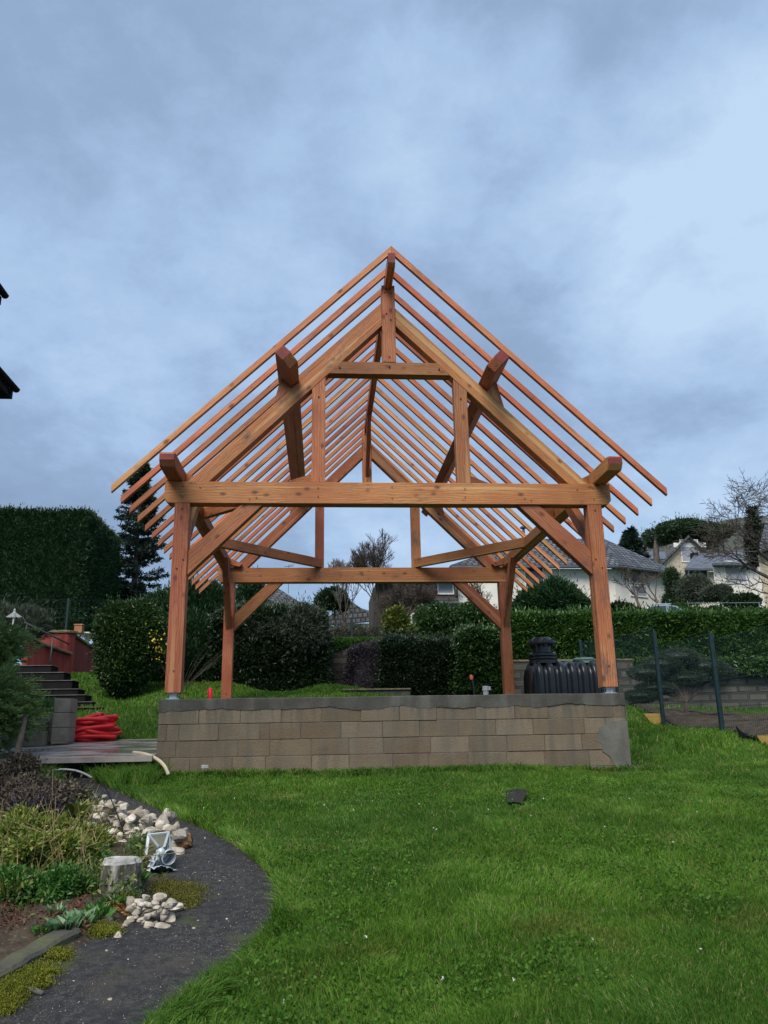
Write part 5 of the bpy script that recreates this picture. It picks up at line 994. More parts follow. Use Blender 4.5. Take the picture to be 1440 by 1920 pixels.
# black septic style tank
Yk = 4.9; t = thing('plastic_tank', 'ribbed black plastic tank with a round neck and cap behind the right post', 'tank', P(1080, 1303, Yk)); cL = P(1003, 1250, Yk)[0]; cR = P(1150, 1250, Yk)[0]; zt = P(1060, 1236, Yk)[2]; z0 = P(1060, 1325, Yk)[2]-.25
m = MB(); a_ = np.linspace(0, 2*math.pi, 37)[:-1]; hz = (zt-z0)/2; zc3 = (zt+z0)/2
def section(x, s_): return np.stack([np.full(36, x), Yk+.55+.55*s_*np.sign(np.cos(a_))*np.abs(np.cos(a_))**.55, zc3+hz*s_*np.sign(np.sin(a_))*np.abs(np.sin(a_))**.55], 1)
xs_ = []; ss = []; nr = 7
for k in range(nr*10+1):
    f = k/(nr*10); x = cL+(cR-cL)*f; ph = (f*nr) % 1; s_ = .90+.10*(1/(1+math.exp(-(math.sin(math.pi*ph)-.62)*14))); e_ = min(f, 1-f); s_ *= min(1, .86+.14*(e_/.05)) if e_ < .05 else 1; xs_.append(x); ss.append(s_)
V = np.concatenate([section(x, s_) for x, s_ in zip(xs_, ss)]); nn_ = len(xs_); F = [(i*36+j, i*36+(j+1) % 36, (i+1)*36+(j+1) % 36, (i+1)*36+j) for i in range(nn_-1) for j in range(36)]+[tuple(range(35, -1, -1)), tuple(range((nn_-1)*36, nn_*36))]
m.add(V, F).build('tank_body', MBLACK, t, smooth=True)
cn = P(1030, 1236, Yk); cn = np.array([cn[0], Yk+.45, zt-.05]); u_ = (P(1059, 1236, Yk)[0]-P(1003, 1236, Yk)[0])/2
prof = [(u_*.98, 0), (u_*.98, .06), (u_*.92, .075), (u_*.98, .09), (u_*.98, .12), (u_*.92, .135), (u_*.98, .15), (u_*.98, .19), (u_*.86, .21), (u_*.62, .22), (u_*.60, .40)]
m = MB(); m.lathe(prof, cn, 40); m.build('neck', MBLACK, t, smooth=False)
m = MB(); m.lathe([(u_*.6, .36), (u_*.98, .37), (u_*1.0, .40), (u_*.98, .44), (u_*.75, .445), (u_*.62, .50), (u_*.55, .52), (u_*.2, .53)], cn, 40)
for k in range(8): q = k*math.pi/4; m.segs([cn+[math.cos(q)*u_*.8, math.sin(q)*u_*.8, .34]], [cn+[math.cos(q)*u_*.8, math.sin(q)*u_*.8, .47]], .035, .03, 8)
m.build('cap', MBLACK, t, smooth=False)
cn2 = P(1108, 1236, Yk); cn2 = np.array([cn2[0], Yk+.45, zt-.05]); m = MB(); m.lathe([(.20, 0), (.20, .06), (.215, .065), (.215, .09), (.19, .105), (.05, .11)], cn2, 30); m.build('green_lid', MLID, t)
# small things standing behind the wall
c = P(394, 1310, .6); m = MB(); m.tube([(c[0], .6, c[2]-.3), (c[0], .6, c[2]), (c[0]-.005, .6, P(394, 1292, .6)[2]), (c[0]-.005, .6, P(394, 1290, .6)[2])], [.033, .033, .033, .02], 14); tag(m.build('red_conduit', MREDP, smooth=True), 'short red plastic conduit end sticking up behind the wall at the left', 'pipe')
t = thing('pipe_stub', 'pale grey plastic pipe stub behind the wall near the back right post', 'pipe', P(911, 1305, 3)); c = P(911, 1303, 3); zt = P(911, 1287, 3)[2]; m = MB(); m.tube([(c[0], 3, c[2]-.4), (c[0], 3, zt-.04)], .045, 14); m.build('pipe', MPVC, t); m = MB(); m.lathe([(.055, -.07), (.055, 0), (.04, .005)], (c[0], 3, zt), 16); m.obox((c[0]+.06, 3, zt-.03), (.02, 0, 0), (0, .02, 0), (0, 0, .03)); m.build('socket', MPVC, t)
t = thing('black_pipe', 'thin black pipe with an orange cap standing behind the wall', 'pipe', P(888, 1305, 3)); a = P(889, 1306, 3); b = P(884, 1272, 3); m = MB(); m.tube(smooth_pts([a-[0, 0, .4], a, (a+b)/2+[.02, 0, 0], b], 12), .017, 8); m.build('pipe', MBLACK, t, smooth=True); m = MB(); m.lathe([(.024, -.02), (.028, .0), (.028, .04), (.015, .055)], b, 12); m.build('cap', MORANGE, t)
a = P(641, 1303, 7.4); b = P(770, 1303, 7.4); z = P(700, 1291, 7.4)[2]; t = thing('stone_bench', 'long low dark stone kerb with a pale top edge on the lawn behind the wall', 'kerb', ((a[0]+b[0])/2, 7.4, a[2]-.2)); m = MB(); m.box((a[0], 7.42, a[2]-.3), (b[0], 7.8, z-.045)); bevel(m.build('base', MROCKD, t), .01); m = MB(); m.box((a[0]-.01, 7.38, z-.042), (b[0]+.01, 7.84, z)); bevel(m.build('top_slab', MCOPE, t), .012)
# ================================================================== FOREGROUND GARDEN
def rock(c, r, seed, m=MROCK, label=None, group=None, flat=.7, name='rock', cat='rock'):
    rng = np.random.default_rng(seed); k, n = 14, 9; V = []; ph = rng.random(6)*6.28
    ax = np.array([rng.uniform(.75, 1.25), rng.uniform(.6, 1.0), rng.uniform(.45, .8)*flat/.7])*r
    pl = rng.normal(size=(13, 3)); pl /= np.linalg.norm(pl, axis=1)[:, None]; pd = rng.uniform(.5, .85, 13)
    D_ = [(0, 0, 1.)]+[(math.sin(a)*math.cos(b), math.sin(a)*math.sin(b), math.cos(a)) for a in np.linspace(0, math.pi, n)[1:-1] for b in np.arange(k)*2*math.pi/k]+[(0, 0, -1.)]
    D_ = np.array(D_); s_ = np.ones(len(D_)); dt = D_@pl.T; s_ = np.minimum(1, np.min(np.where(dt > .05, pd/np.maximum(dt, .05), 9), 1)); V = D_*s_[:, None]; V += .03*np.sin(V*9+ph[:3])
    V = V*ax; q = rng.uniform(0, 6.28); cs, sn = math.cos(q), math.sin(q); tl = rng.uniform(-.5, .5); V = V@np.array([[cs, sn, 0], [-sn, cs, 0], [0, 0, 1]]).T; V = V@np.array([[1, 0, 0], [0, math.cos(tl), -math.sin(tl)], [0, math.sin(tl), math.cos(tl)]])
    F = [(0, 1+j, 1+(j+1) % k) for j in range(k)]+[(1+i*k+j, 1+(i+1)*k+j, 1+(i+1)*k+(j+1) % k, 1+i*k+(j+1) % k) for i in range(n-3) for j in range(k)]; e_ = 1+(n-2)*k; F += [(e_, e_-k+(j+1) % k, e_-k+j) for j in range(k)]
    o = MB().add(V, F).build(name, m, smooth=False); o.matrix_basis = Matrix.Translation(Vector(c)); return tag(o, label, cat, group)
def pile(spec, label, group, seed, m=MROCK):
    rng = np.random.default_rng(seed); placed = []
    for (px0, py0, px1, py1, wd, n, r0, r1, hmax) in spec:
        for i in range(n):
            f = rng.random(); px = px0+(px1-px0)*f+rng.normal()*wd*.9; py = py0+(py1-py0)*f+rng.normal()*wd*.45; r = rng.uniform(r0, r1); g = Pg(px, py); z = g[2]+r*.30
            for _ in range(6):
                hit = [q for q in placed if math.hypot(q[0]-g[0], q[1]-g[1]) < (q[3]+r)*.62 and abs(q[2]-z) < (q[3]+r)*.45]
                if not hit: break
                z += r*.55
            if z-g[2] > hmax: continue
            placed.append((g[0], g[1], z, r)); rock((g[0], g[1], z), r, int(rng.integers(1e6)), m, label if isinstance(label, str) else [t_ for lim, t_ in label if px < lim][0], group)
    return placed
pile([(190, 1530, 335, 1585, 16, 100, .045, .088, .15), (250, 1572, 335, 1598, 9, 34, .05, .085, .16), (165, 1560, 215, 1590, 10, 14, .035, .07, .1), (130, 1490, 240, 1530, 10, 28, .035, .065, .08)], [(185, 'off-white rock at the thin upper left end of the long heap'), (235, 'off-white rock in the left part of the long heap under the dark stick'), (275, 'off-white rock in the middle of the long heap above the lantern'), (310, 'off-white rock in the right part of the long heap, above the lantern frame'), (999, 'off-white rock at the right end of the long heap next to the rotten log')], 'white rocks in the long upper heap', 1)
pile([(235, 1722, 318, 1732, 14, 62, .025, .055, .11)], [(262, 'off-white rock on the left side of the small heap below the stump'), (292, 'off-white rock in the middle of the small heap below the stump'), (999, 'off-white rock on the right side of the small heap below the lantern')], 'white rocks in the small lower heap', 2)
pile([(90, 1480, 150, 1515, 9, 26, .03, .055, .08)], 'pale stone scattered at the upper edge of the flower bed', 'stones at the top of the bed', 3)
for (px, py, r, lab) in ((325, 1712, .075, 'largest broken grey white rock at the right end of the small heap'), (232, 1742, .035, 'smooth oval white stone at the front of the small heap'), (222, 1760, .035, 'pale stone with a mossy side below the small heap'), (160, 1717, .04, 'flat beige stone among the plants left of the small heap'), (55, 1772, .035, 'rounded pale stone on the bare soil by the kerb'), (50, 1760, .035, 'brownish stone just above the rounded pale one by the kerb'), (16, 1782, .035, 'white pointed stone at the lower left edge')):
    g = Pg(px, py); rock((g[0], g[1], g[2]+r*.3), r, px*7+py, MROCK, lab)
for i, (px, py, r) in enumerate(((366, 1640, .012), (368, 1692, .018), (348, 1707, .016), (363, 1745, .014), (425, 1728, .010), (200, 1788, .012), (300, 1675, .016), (412, 1655, .008), (205, 1880, .011), (371, 1731, .008), (330, 1760, .007), (240, 1804, .007), (138, 1845, .007), (410, 1681, .007))):
    g = Pg(px, py); rock((g[0], g[1], g[2]+.012), r, 900+i, MROCK, 'tiny white pebble lying loose on the dark path', 'loose pebbles on the path', name='pebble', cat='pebble')
for i, (px, py, r, lab) in enumerate(((85, 1725, .05, 'dark blue grey stone among withered leaves in the bed'), (95, 1748, .05, 'second dark stone just below the blue grey one'), (132, 1722, .055, 'dark reddish grey stone beside the rosette plants'), (203, 1735, .055, 'flat grey slate lump left of the small white heap'), (140, 1510, .085, 'smooth dark grey boulder by the path at the long heap'), (72, 1465, .11, 'dark rounded boulder at the top left of the bed'), (100, 1470, .08, 'smaller dark boulder right of the top left one'), (190, 1680, .07, 'black stone lying against the foot of the stump'))):
    g = Pg(px, py); rock((g[0], g[1], g[2]+r*.35), r, 60+i, MROCKD, lab)
# whitened tree stump
g = Pg(214, 1688); gt = P(218, 1606, g[1]+.05); hh = gt[2]-g[2]-.03; rS = (P(258, 1620, g[1])[0]-P(184, 1620, g[1])[0])/2
t = thing('tree_stump', 'weathered grey stump with a whitened flat top beside the path', 'stump', g); m = MB(); k = 28; a_ = np.arange(k)*2*math.pi/k; rng = np.random.default_rng(3)
rr_ = 1+.07*np.sign(np.sin(a_*3+.5))*np.abs(np.sin(a_*3+.5))+.05*rng.normal(size=k); V = []
for f in np.linspace(0, 1, 9):
    s_ = rS*(1.02-.04*f+.04*math.sin(f*5)); V += [(g[0]+.02+s_*rr_[j]*math.cos(a_[j])*(1+.03*rng.normal()), g[1]+s_*.9*rr_[j]*math.sin(a_[j]), g[2]-.05+(hh+.05)*f) for j in range(k)]
m.add(V, [(i*k+j, i*k+(j+1) % k, (i+1)*k+(j+1) % k, (i+1)*k+j) for i in range(8) for j in range(k)]+[tuple(range(k-1, -1, -1))]); m.build('stump_side', MSTUMP, t)
m = MB(); top = np.array(V[-k:]); ce = top.mean(0); V2 = np.r_[top*1.0, (top-ce)*.9+ce+[0, 0, .028], (top-ce)*.5+ce+[0, 0, .02], [ce+[0, 0, .015]]]; m.add(V2, [(i*k+j, i*k+(j+1) % k, (i+1)*k+(j+1) % k, (i+1)*k+j) for i in range(2) for j in range(k)]+[(2*k+j, 2*k+(j+1) % k, 3*k) for j in range(k)]); m.build('stump_top', MSTTOP, t)
# broken zinc lantern lying on its side
lg = Pg(300, 1635); Yl = lg[1]; t = thing('broken_lantern', 'broken pale metal garden lantern lying in pieces beside the stump', 'lantern', lg)
def LP(px, py, dy=0): return P(px, py, Yl+dy)
c4 = [LP(274, 1602, .06), LP(279, 1566, .10), LP(316, 1562, .12), LP(318, 1594, .05)]; n4 = [LP(300, 1590, -.05), LP(297, 1588, -.04), LP(308, 1588, -.04), LP(309, 1592, -.05)]
m = MB()
for i, j in ((0, 1), (1, 2), (2, 3)): d = c4[j]-c4[i]; l_ = np.linalg.norm(d); d /= l_; s_ = np.cross(d, [0, 1, .3]); s_ /= np.linalg.norm(s_); m.obox((c4[i]+c4[j])/2, d*(l_/2+.008), s_*.011, np.cross(d, s_)*.006)
for p, q in ((c4[1], n4[1]), (c4[2], n4[2])): d = q-p; l_ = np.linalg.norm(d); d /= l_; s_ = np.cross(d, [0, 1, .3]); s_ /= np.linalg.norm(s_); m.obox((p+q)/2, d*l_/2, s_*.009, np.cross(d, s_)*.005)
bevel(m.build('lantern_frame', MZINC, t), .002)
for q in ([c4[0], c4[1], n4[1], n4[0]], [c4[1], c4[2], n4[2], n4[1]], [c4[2], c4[3], n4[3], n4[2]]): q = [v+np.array([0, .006, 0]) for v in q]; m = MB(); m.prism(q, (0, .004, 0)); m.build('glass_pane', MGLASSD, t)
def bowl(name, c, ax, prof, k=28, m_=MZINC, arc=(0, 2*math.pi), jag=0, seed=1, th=.003):
    ax = np.array(ax, float); ax /= np.linalg.norm(ax); u_ = np.cross(ax, [0, 0, 1.]); u_ /= np.linalg.norm(u_); v_ = np.cross(ax, u_); V = []; full = arc[1]-arc[0] > 6.2; kk_ = k if full else k+1; rng = np.random.default_rng(seed); a_ = arc[0]+(arc[1]-arc[0])*np.arange(kk_)/k; jg = 1+jag*rng.normal(size=kk_)
    for i, (r, z) in enumerate(prof):
        jj = jg if i == len(prof)-1 else np.ones(kk_); V += [np.array(c)+ax*z+(u_*math.cos(a)+v_*math.sin(a))*r*j_ for a, j_ in zip(a_, jj)]
    F = [(i*kk_+j, i*kk_+(j+1) % kk_, (i+1)*kk_+(j+1) % kk_, (i+1)*kk_+j) for i in range(len(prof)-1) for j in range(k)]; o = MB().add(V, F).build(name, m_, t, smooth=True); s_ = o.modifiers.new('thick', 'SOLIDIFY'); s_.thickness = th; return o
Rl = (LP(334, 1610)[0]-LP(306, 1610)[0])/2
m = MB(); m.tube([LP(300, 1590, -.03), LP(303, 1598, -.03), LP(306, 1606, -.02)], [.022, .030, .026], 14); m.build('lantern_neck', MZINC, t, smooth=True)
bowl('lantern_cup', LP(314, 1606, 0), (.55, -.75, -.12), [(.02, -.10), (.035, -.06), (.05, -.02), (Rl*.95, .0), (Rl*1.05, .015), (Rl*.98, .03)])
bowl('roof_shard', LP(292, 1640, 0), (.25, -.55, -.6), [(.012, -.01), (.06, .0), (.11, .015), (.145, .05)], arc=(3.5, 6.6), jag=.07, seed=4)
bowl('roof_shard', LP(278, 1624, .02), (-.5, -.6, .5), [(.012, 0), (.05, .01), (.09, .03), (.13, .06)], arc=(1.4, 4.0), jag=.08, seed=5)
bowl('roof_shard', LP(305, 1622, .0), (.2, -.7, .75), [(.012, 0), (.05, .005), (.095, .02)], arc=(4.0, 6.0), jag=.06, seed=6)
bowl('roof_shard', LP(285, 1612, .03), (-.1, -.8, .2), [(.01, 0), (.03, .01), (.075, .05)], arc=(1.2, 2.6), jag=.06, seed=7)
# rotten wood lump, black rag, dark twig
g = Pg(345, 1592); rock((g[0], g[1], g[2]+.05), .12, 77, MROT, 'crumbling orange brown rotten log end at the edge of the path', None, .9, 'rotten_log', 'log'); 
g = Pg(352, 1598); rng = np.random.default_rng(3)
a = Pg(190, 1520); b = Pg(228, 1572); m = MB(); m.tube(smooth_pts([a+[0, 0, .25], (a+b)/2+[0, 0, .18], b+[0, 0, .08]]), [.006]*30, 6); tag(m.build('dark_stick', MSLEEP, smooth=True), 'thin dark stick poking across the long white rock heap', 'stick')
a = Pg(38, 1866); b = Pg(80, 1872); m = MB(); m.tube([a+[0, 0, .02], (a+b)/2+[0, 0, .028], b+[0, 0, .018]], .012, 7); tag(m.build('wood_scrap', MTREAD, smooth=True), 'short brown stick lying on the path near the kerb', 'stick')
a, b_, c, d = Pg(948, 1491), Pg(985, 1494), Pg(980, 1516), Pg(952, 1514); m = MB(); pts = [v+np.array([0, 0, .045]) for v in (a, (a+b_)/2+[.02, 0, .02], b_+[.03, 0, .02], c, (c+d)/2+[0, .06, 0], d)]; m.prism(pts, (0, 0, .005)); tag(m.build('dark_slate', MBLACK), 'torn piece of dark sheeting lying in the grass in front of the wall', 'sheet')
# moss cushions
def moss_patch(pts, n, label, seed, m_=MMOSS, h=.03):
    rng = np.random.default_rng(seed); C = []
    for px, py, sx, sy, w in pts:
        for _ in range(int(n*w)):
            g = Pg(px+rng.normal()*sx, py+rng.normal()*sy); C.append(g+[0, 0, .01+rng.random()*h])
    C = np.array(C); m = MB(); C = np.repeat(C, 4, 0)+rng.normal(size=(len(C)*4, 3))*[.012, .012, .003]; m.leaves(C, np.tile([0, 0, 1.], (len(C), 1)), .013, .006, 0, .9, rng=rng); tag(m.build('moss', m_, origin=C.mean(0)), label, 'moss', kind='stuff')
moss_patch([(50, 1850, 20, 8, .35), (25, 1870, 14, 10, .35), (75, 1830, 14, 5, .2), (8, 1895, 10, 8, .2), (105, 1800, 12, 5, .2), (185, 1752, 12, 5, .2), (200, 1755, 12, 4, .15)], 2600, 'bright yellow green moss along the kerb and path edge', 5)
moss_patch([(245, 1680, 5, 9, .3), (240, 1655, 4, 14, .2), (250, 1640, 3, 10, .2), (225, 1700, 8, 5, .3)], 2400, 'vivid yellow green moss at the foot of the stump', 6, h=.06)
moss_patch([(335, 1675, 20, 7, .6), (350, 1695, 12, 6, .3), (305, 1668, 8, 5, .3)], 2600, 'brownish green moss patch on the path right of the stump', 7, leafm('brown_moss', (.05, .055, .01), (.10, .10, .015), (.15, .14, .025), .1, .9, 8), h=.02)
# plants in the bed
def gp(px, py, h): g = Pg(px, py); return (g[0], g[1], g[2]+h)
def lumps(pts, seed, k, sp, r0, r1):
    rng = np.random.default_rng(seed); o = []
    for px, py, h in pts:
        for _ in range(k): g = gp(px+rng.normal()*sp, py+rng.normal()*sp*.35, h*rng.uniform(.5, 1.25)); r = rng.uniform(r0, r1); o.append((g, (r, r*.85, r*.7)))
    return o
bush('fading_shrub', 'yellowing leafy shrub filling the middle of the flower bed', lumps([(95, 1660, .22), (50, 1670, .24), (130, 1645, .18), (40, 1620, .22), (105, 1610, .2), (155, 1600, .12), (15, 1650, .25)], 1, 5, 16, .07, .15), 42000, MHYD, .034, None, 101, .9, .2, .5, asp=.6, core=.35)
bush('green_shrub', 'fresh green leafy shrub at the lower front of the flower bed', lumps([(60, 1710, .13), (105, 1700, .12), (25, 1695, .14), (150, 1690, .08), (170, 1640, .08)], 2, 5, 12, .05, .11), 22000, MGREEN, .030, None, 102, .9, .25, .5, asp=.6, core=.35)
bush('withered_plant', 'dark purplish withered plant at the upper left of the bed', lumps([(60, 1570, .22), (20, 1560, .26), (100, 1555, .14), (20, 1500, .26), (75, 1515, .18), (110, 1535, .1)], 3, 5, 16, .10, .20), 22000, MDEAD, .045, None, 103, .8, .25, .5, up=-.3, asp=.5, core=.35)
bush('purple_bush', 'dark purple leaved plant behind the yellowing shrub', lumps([(75, 1582, .2), (35, 1592, .22)], 4, 4, 14, .08, .15), 9000, MPURP, .04, None, 104, .8, .3, .5, asp=.6, core=.35)
rng = np.random.default_rng(12); A = []; B_ = []
for i in range(170):
    b0 = np.array(gp(rng.uniform(-10, 160), rng.uniform(1590, 1690), .05)); d = rng.normal(size=3)*[.5, .4, .2]+[0, 0, .8]; l_ = rng.uniform(.2, .5); mid = b0+d*l_*.6; A += [b0, mid]; B_ += [mid, mid+(d*.5+rng.normal(size=3)*.4)*l_*.5]
m = MB(); m.segs(A, B_, .0026, .0018, 4); MSTEM = mat('straw_stem', [(.16, .11, .05), (.30, .23, .11)], 5, .8); tag(m.build('dry_stems', MSTEM), 'tangle of straw coloured dry stems over the yellowing shrub', 'dead stems', kind='stuff')
def rosette(px, py, r, n, seed, label, m_=MGREEN, asp=.4, up=.45, group=None, name='rosette_plant', h=.03, cat='plant'):
    rng = np.random.default_rng(seed); g = Pg(px, py); a_ = rng.random(n)*6.28; k = rng.random(n)**.7; C = np.stack([g[0]+np.cos(a_)*r*.35*k, g[1]+np.sin(a_)*r*.35*k, np.full(n, g[2]+h)+.02*rng.random(n)], 1); Nn = np.stack([np.cos(a_), np.sin(a_), up+.6*(1-k)], 1); m = MB(); m.leaves(C, Nn, r*.7*rng.uniform(.6, 1.1, n), r*.7*asp, 0, .15, rng=rng, fold=.15); tag(m.build(name, m_, origin=g), label, cat, group)
MROS = leafm('grey_green_leaf', (.05, .11, .05), (.10, .20, .09), (.18, .30, .14), .25, .4, 6)
rosette(122, 1758, .14, 70, 1, 'broad grey green rosette plant by the path edge', MROS); rosette(105, 1732, .10, 60, 2, 'small upright feathery rosette among the dark stones', MROS, .25, 1.2); rosette(150, 1745, .12, 60, 3, 'leafy rosette touching the broad one on its right', MROS, .45); rosette(78, 1765, .09, 24, 4, 'tuft of large oval leaves near the kerb', MGREEN, .5, .5)
rosette(60, 1698, .14, 26, 5, 'round leaved clump at the base of the green shrub', MGREEN, .7, .5); rosette(12, 1712, .22, 60, 6, 'drooping yellow green strappy clump at the left edge', MYEL, .12, 1.3, h=.08); rosette(210, 1715, .12, 60, 7, 'low green weeds between the stump and the small heap', MGREEN, .35, .7); rosette(182, 1735, .12, 60, 8, 'low green weeds left of the small heap', MGREEN, .35, .7)
rosette(170, 1590, .20, 80, 9, 'feathery green tuft above the stump', MGREEN, .08, 1.4); rosette(265, 1600, .18, 90, 10, 'feathery grass tuft between the stump and the lantern', MGREEN, .06, 1.3); rosette(140, 1560, .22, 26, 11, 'large pale yellow green leaves by the long heap', MYEL, .6, .8, h=.12)
rosette(258, 1668, .12, 90, 12, 'small fern like tuft at the right foot of the stump', MGREEN, .12, 1.0)
g = Pg(212, 1728); m = MB(); A = []; n = 18; C = []; Nn = []
for k in range(n): f = k/n; p = g+np.array([-.02+.10*f, .08*(1-f), .06*(1-f)+.03]); C += [p, p]; Nn += [(.5, .6, 0), (-.8, -.3, 0)]
m.leaves(np.array(C), np.array(Nn), .055*np.repeat(1-np.arange(n)/n*.7, 2), .012, 0, .05); MFERN = leafm('orange_dead_frond', (.16, .07, .02), (.30, .14, .04), (.42, .24, .08), .2); tag(m.build('dead_frond', MFERN), 'orange brown dead fern frond beside the small white heap', 'frond')
rng = np.random.default_rng(88); C = []
for px, py, sx, sy, n in ((95, 1640, 45, 45, 1500), (170, 1600, 28, 14, 700), (60, 1540, 45, 25, 700), (210, 1730, 28, 10, 700), (130, 1715, 45, 10, 900), (250, 1690, 10, 12, 300), (165, 1560, 15, 20, 350), (30, 1740, 20, 14, 400)):
    for _ in range(n):
        x_, y_ = px+rng.normal()*sx, py+rng.normal()*sy
        if x_ < -30: continue
        d = ray(x_, y_); t = (-1.55-CAM[2])/d[2] if d[2] < 0 else 99; q = CAM+d*min(t, 9); q[2] = G(q[0], q[1]); C.append(q)
C = np.array(C); C[:, 2] = G(C[:, 0], C[:, 1])+.03+rng.random(len(C))**1.5*.16; C = C[inside(BEDPOLY, C[:, 0], C[:, 1])]
m = MB(); m.leaves(C, np.tile([0, 0, .7], (len(C), 1)), .035*rng.uniform(.6, 1.5, len(C)), .018, 0, .7, rng=rng); tag(m.build('weeds', leafm('mixed_weed_leaf', (.03, .075, .015), (.08, .14, .03), (.24, .24, .06), .25, .5, 3, .7)), 'low mixed green and yellowing weeds running through the flower bed', 'weeds', kind='stuff')
# reddish leaf litter
rng = np.random.default_rng(15); n = 2600; px = np.r_[rng.uniform(0, 170, 1500), rng.normal(160, 22, 500), rng.uniform(0, 120, 600)]; py = np.r_[rng.uniform(1700, 1765, 1500), rng.normal(1690, 14, 500), rng.uniform(1440, 1470, 600)]; C = np.array([Pg(a_, b_2)+[0, 0, .035+.03*rng.random()] for a_, b_2 in zip(px[::3], py[::3])]); m = MB(); m.leaves(C, np.tile([0, 0, .3], (len(C), 1)), .04, .014, 0, 1, rng=rng)
MLIT = leafm('leaf_litter', (.06, .025, .018), (.12, .05, .03), (.20, .11, .06), .05, .9, 9); tag(m.build('leaf_litter', MLIT), 'reddish brown dead leaves scattered over the bed', 'leaf litter', kind='stuff')
rng = np.random.default_rng(66); n = 4500; k = rng.integers(0, 90, n); f = rng.random(n); C = LW[k]*(1-f[:, None])+RW[k]*f[:, None]+rng.normal(size=(n, 3))*.03; C = C[(fbm(C[:, 0]*2.5, C[:, 1]*2.5, 8) > .42) | (rng.random(n) < .2)]; C = C[inside(PATHPOLY, C[:, 0], C[:, 1])]; C[:, 2] = G(C[:, 0], C[:, 1])+.014
MCHIP = mat('pale_chips', [(.12, .09, .06), (.30, .25, .18), (.5, .46, .4)], 30, .9, island=.9); m = MB(); m.leaves(C, np.tile([0, 0, .15], (len(C), 1)), rng.uniform(.003, .012, len(C)), .003, 0, .5, rng=rng); tag(m.build('path_chips', MCHIP), 'fine pale chips and grit strewn over the dark path', 'chips', kind='stuff')
# ================================================================== GRASS
def blades(n, xr, yr, mask, hfun, wfun, seed, name, label, m_=MGRASS, lean=.45):
    rng = np.random.default_rng(seed); x = rng.uniform(*xr, n); u_ = rng.random(n); dA = yr[0]+10.6; dB = yr[1]+10.6; d = dA*(dB/dA)**u_ if dB/dA > 1.2 else dA+(dB-dA)*u_; y = d-10.6; x = -.96+(x)*d
    k = mask(x, y); x, y = x[k], y[k]; n = len(x); z = Gf(x, y); d = y+10.6; h = hfun(x, y)*rng.uniform(.45, 1.25, n); w = wfun(d)
    a_ = rng.random(n)*6.283; cl = fbm(x*2.2, y*2.2, 40)*6.28*1.4; la = np.where(rng.random(n) < .5, cl, a_); lx, ly = np.cos(la), np.sin(la); lk = h*rng.uniform(.1, 1., n)*lean*2; bx, by = np.cos(a_)*w, np.sin(a_)*w
    p0 = np.stack([x-bx, y-by, z-.005], 1); p1 = np.stack([x+bx, y+by, z-.005], 1); m0 = np.stack([x+lx*lk*.35-bx*.8, y+ly*lk*.35-by*.8, z+h*.6], 1); m1 = m0+np.stack([bx, by, 0*bx], 1)*1.6; tp = np.stack([x+lx*lk, y+ly*lk, z+h*(1-.25*lk/h)], 1)
    V = np.stack([p0, p1, m1, m0, tp], 1).reshape(-1, 3); b0 = np.arange(n)[:, None]*5; m = MB(); m.V.append(V); m.n = len(V); m.F = [(b0+np.array([0, 1, 2, 3]), 0), (b0+np.array([3, 2, 4]), 0)]; return tag(m.build(name, m_), label, 'grass', kind='stuff')
def mask_front(x, y):
    k = ~inside(PATHPOLY, x+.03*np.sin(y*23), y+.03*np.sin(x*19)) & ~inside(PATHPOLY, x-.07, y) & ~inside(BEDPOLY, x, y) & ~((np.abs(x) < 3.0) & (y > -.06) & (y < 6.05)) & ~inside(SLABPOLY, x, y) & ~((x > 5.15) & (y > -.5) & (y < 9)); k &= ~((x < -3.2) & (y < -.4) & (y < -1.2) & ~inside(np.r_[RW[:, :2], [[-1, -9], [8, -9], [8, 0], [-3, 0]]], x, y))
    k &= (fbm(x*3.1, y*3.1, 77) > .27) | (np.random.default_rng(1).random(len(x)) < .25)
    return k
hf = lambda x, y: .028+.055*np.clip(fbm(x*1.1, y*1.1, 31)*1.8-.55, 0, 1)+.03*np.clip(fbm(x*4, y*4, 33)*2-.8, 0, 1)
blades(520000, (-.60, .68), (-7.6, 0.6), mask_front, hf, lambda d: .0011+.00035*d, 50, 'grass', 'uneven green lawn grass in front of the wall')
blades(170000, (-.60, .68), (0.2, 12), lambda x, y: mask_front(x, y), lambda x, y: .05+.05*fbm(x*1.2, y*1.2, 35), lambda d: .0015+.0005*d, 51, 'grass', 'lawn grass on the slope behind and beside the wall')
def edge_mask(x, y):
    dd = np.full(len(x), 9.); 
    for q in RW[::2, :2]: dd = np.minimum(dd, np.hypot(x-q[0], y-q[1]))
    a_ = (dd < .10*fbm(x*4, y*4, 3)*2) & ~inside(PATHPOLY, x, y); b_ = (np.abs(y+.15) < .16*fbm(x*2, x*0, 5)*1.6) & (x > -3.5) & (x < 3.3) & (y < -.06); c_ = (x > -4.4) & (x < -2.9) & (y > -.9) & (y < -.3)
    return (a_ | b_ | c_) & ~inside(PATHPOLY, x, y)
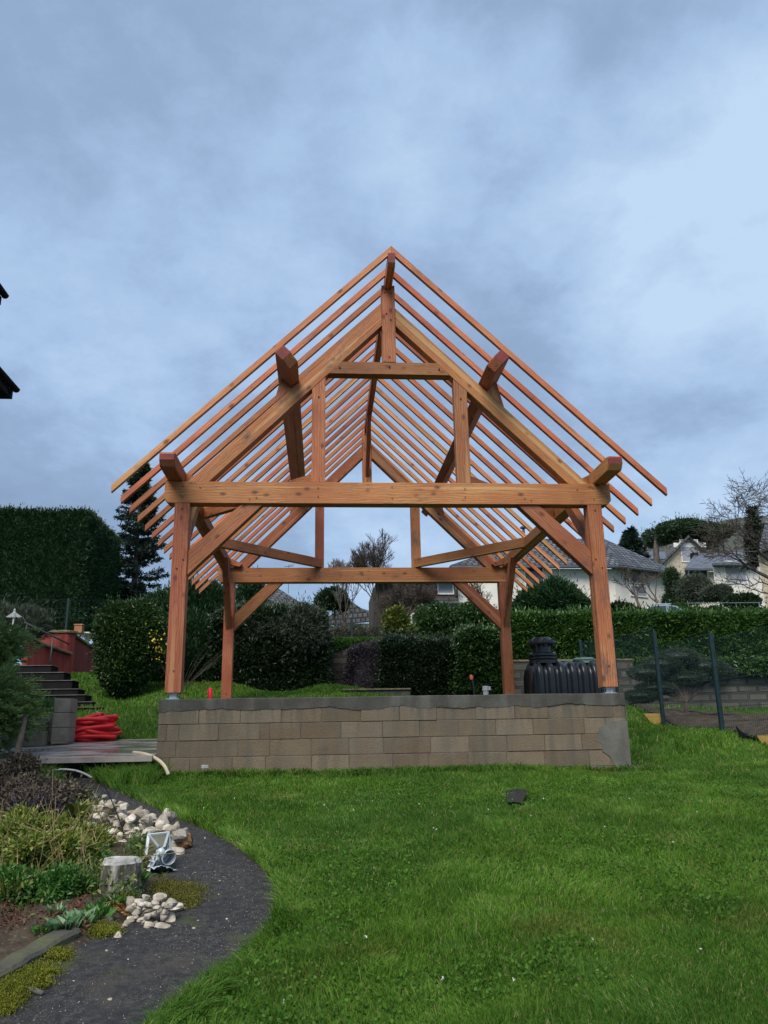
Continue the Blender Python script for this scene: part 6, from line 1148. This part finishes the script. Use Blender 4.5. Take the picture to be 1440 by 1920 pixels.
blades(900000, (-.60, .68), (-7.6, -.04), edge_mask, lambda x, y: .055+.07*fbm(x*3, y*3, 37)+.13*((x < -2.85) & (y > -1.0)), lambda d: .0014+.0004*d, 52, 'long_grass', 'longer rank grass along the wall foot and the path edge', lean=.7)
# clover and broad-leaved weeds in the lawn
rng = np.random.default_rng(61); n = 52000; d = 3.0*(11.5/3.0)**rng.random(n); x = -.96+rng.uniform(-.6, .68, n)*d; y = d-10.6; k = mask_front(x, y) & ((fbm(x*.9, y*.9, 64) > .54) | ((np.hypot(x-1.9, (y+2.2)*1.1) < .75)) & (rng.random(n) < .9)); k &= y < -.08; x, y = x[k], y[k]; C = np.stack([x, y, Gf(x, y)+.02+.05*rng.random(len(x))+.05*np.clip(1-np.hypot(x-1.9, y+2.2)/.8, 0, 1)], 1)
MCLOV = leafm('clover_leaf', (.03, .085, .012), (.06, .14, .02), (.10, .20, .035), .25, .8, 1.5, .5, .1); m = MB(); m.leaves(C, np.tile([0, 0, .25], (len(C), 1)), .020, .017, 0, .8, rng=rng, fold=.1); tag(m.build('clover', MCLOV), 'clover and small broad leaved weeds in patches through the lawn', 'clover', kind='stuff')
rng = np.random.default_rng(62); n = 26; C = []
for _ in range(n): d = 3.2+rng.random()*5.5; x = -.96+rng.uniform(-.15, .5)*d; y = d-10.6; C.append((x, y, float(G(x, y))+.09))
m = MB(); C = np.repeat(np.array(C), 6, 0); m.leaves(C, np.tile([0, 0, .6], (len(C), 1)), .009, .006, 0, 1, rng=rng); tag(m.build('daisies', MWHITE), 'tiny white daisies dotted across the lawn', 'daisies', kind='stuff')
rng = np.random.default_rng(63); A = []; B_ = []; q = Pg(1192, 1447)
for i in range(40): p = q+rng.normal(size=3)*[.07, .05, .02]+[0, 0, .04]; d = rng.normal(size=3)*[.07, .05, .03]; A.append(p-d); B_.append(p+d)
m = MB(); m.segs(A, B_, .004, .003, 4); tag(m.build('twig_heap', MTWIG, origin=q), 'little heap of dry twigs at the right foot of the wall', 'twigs')
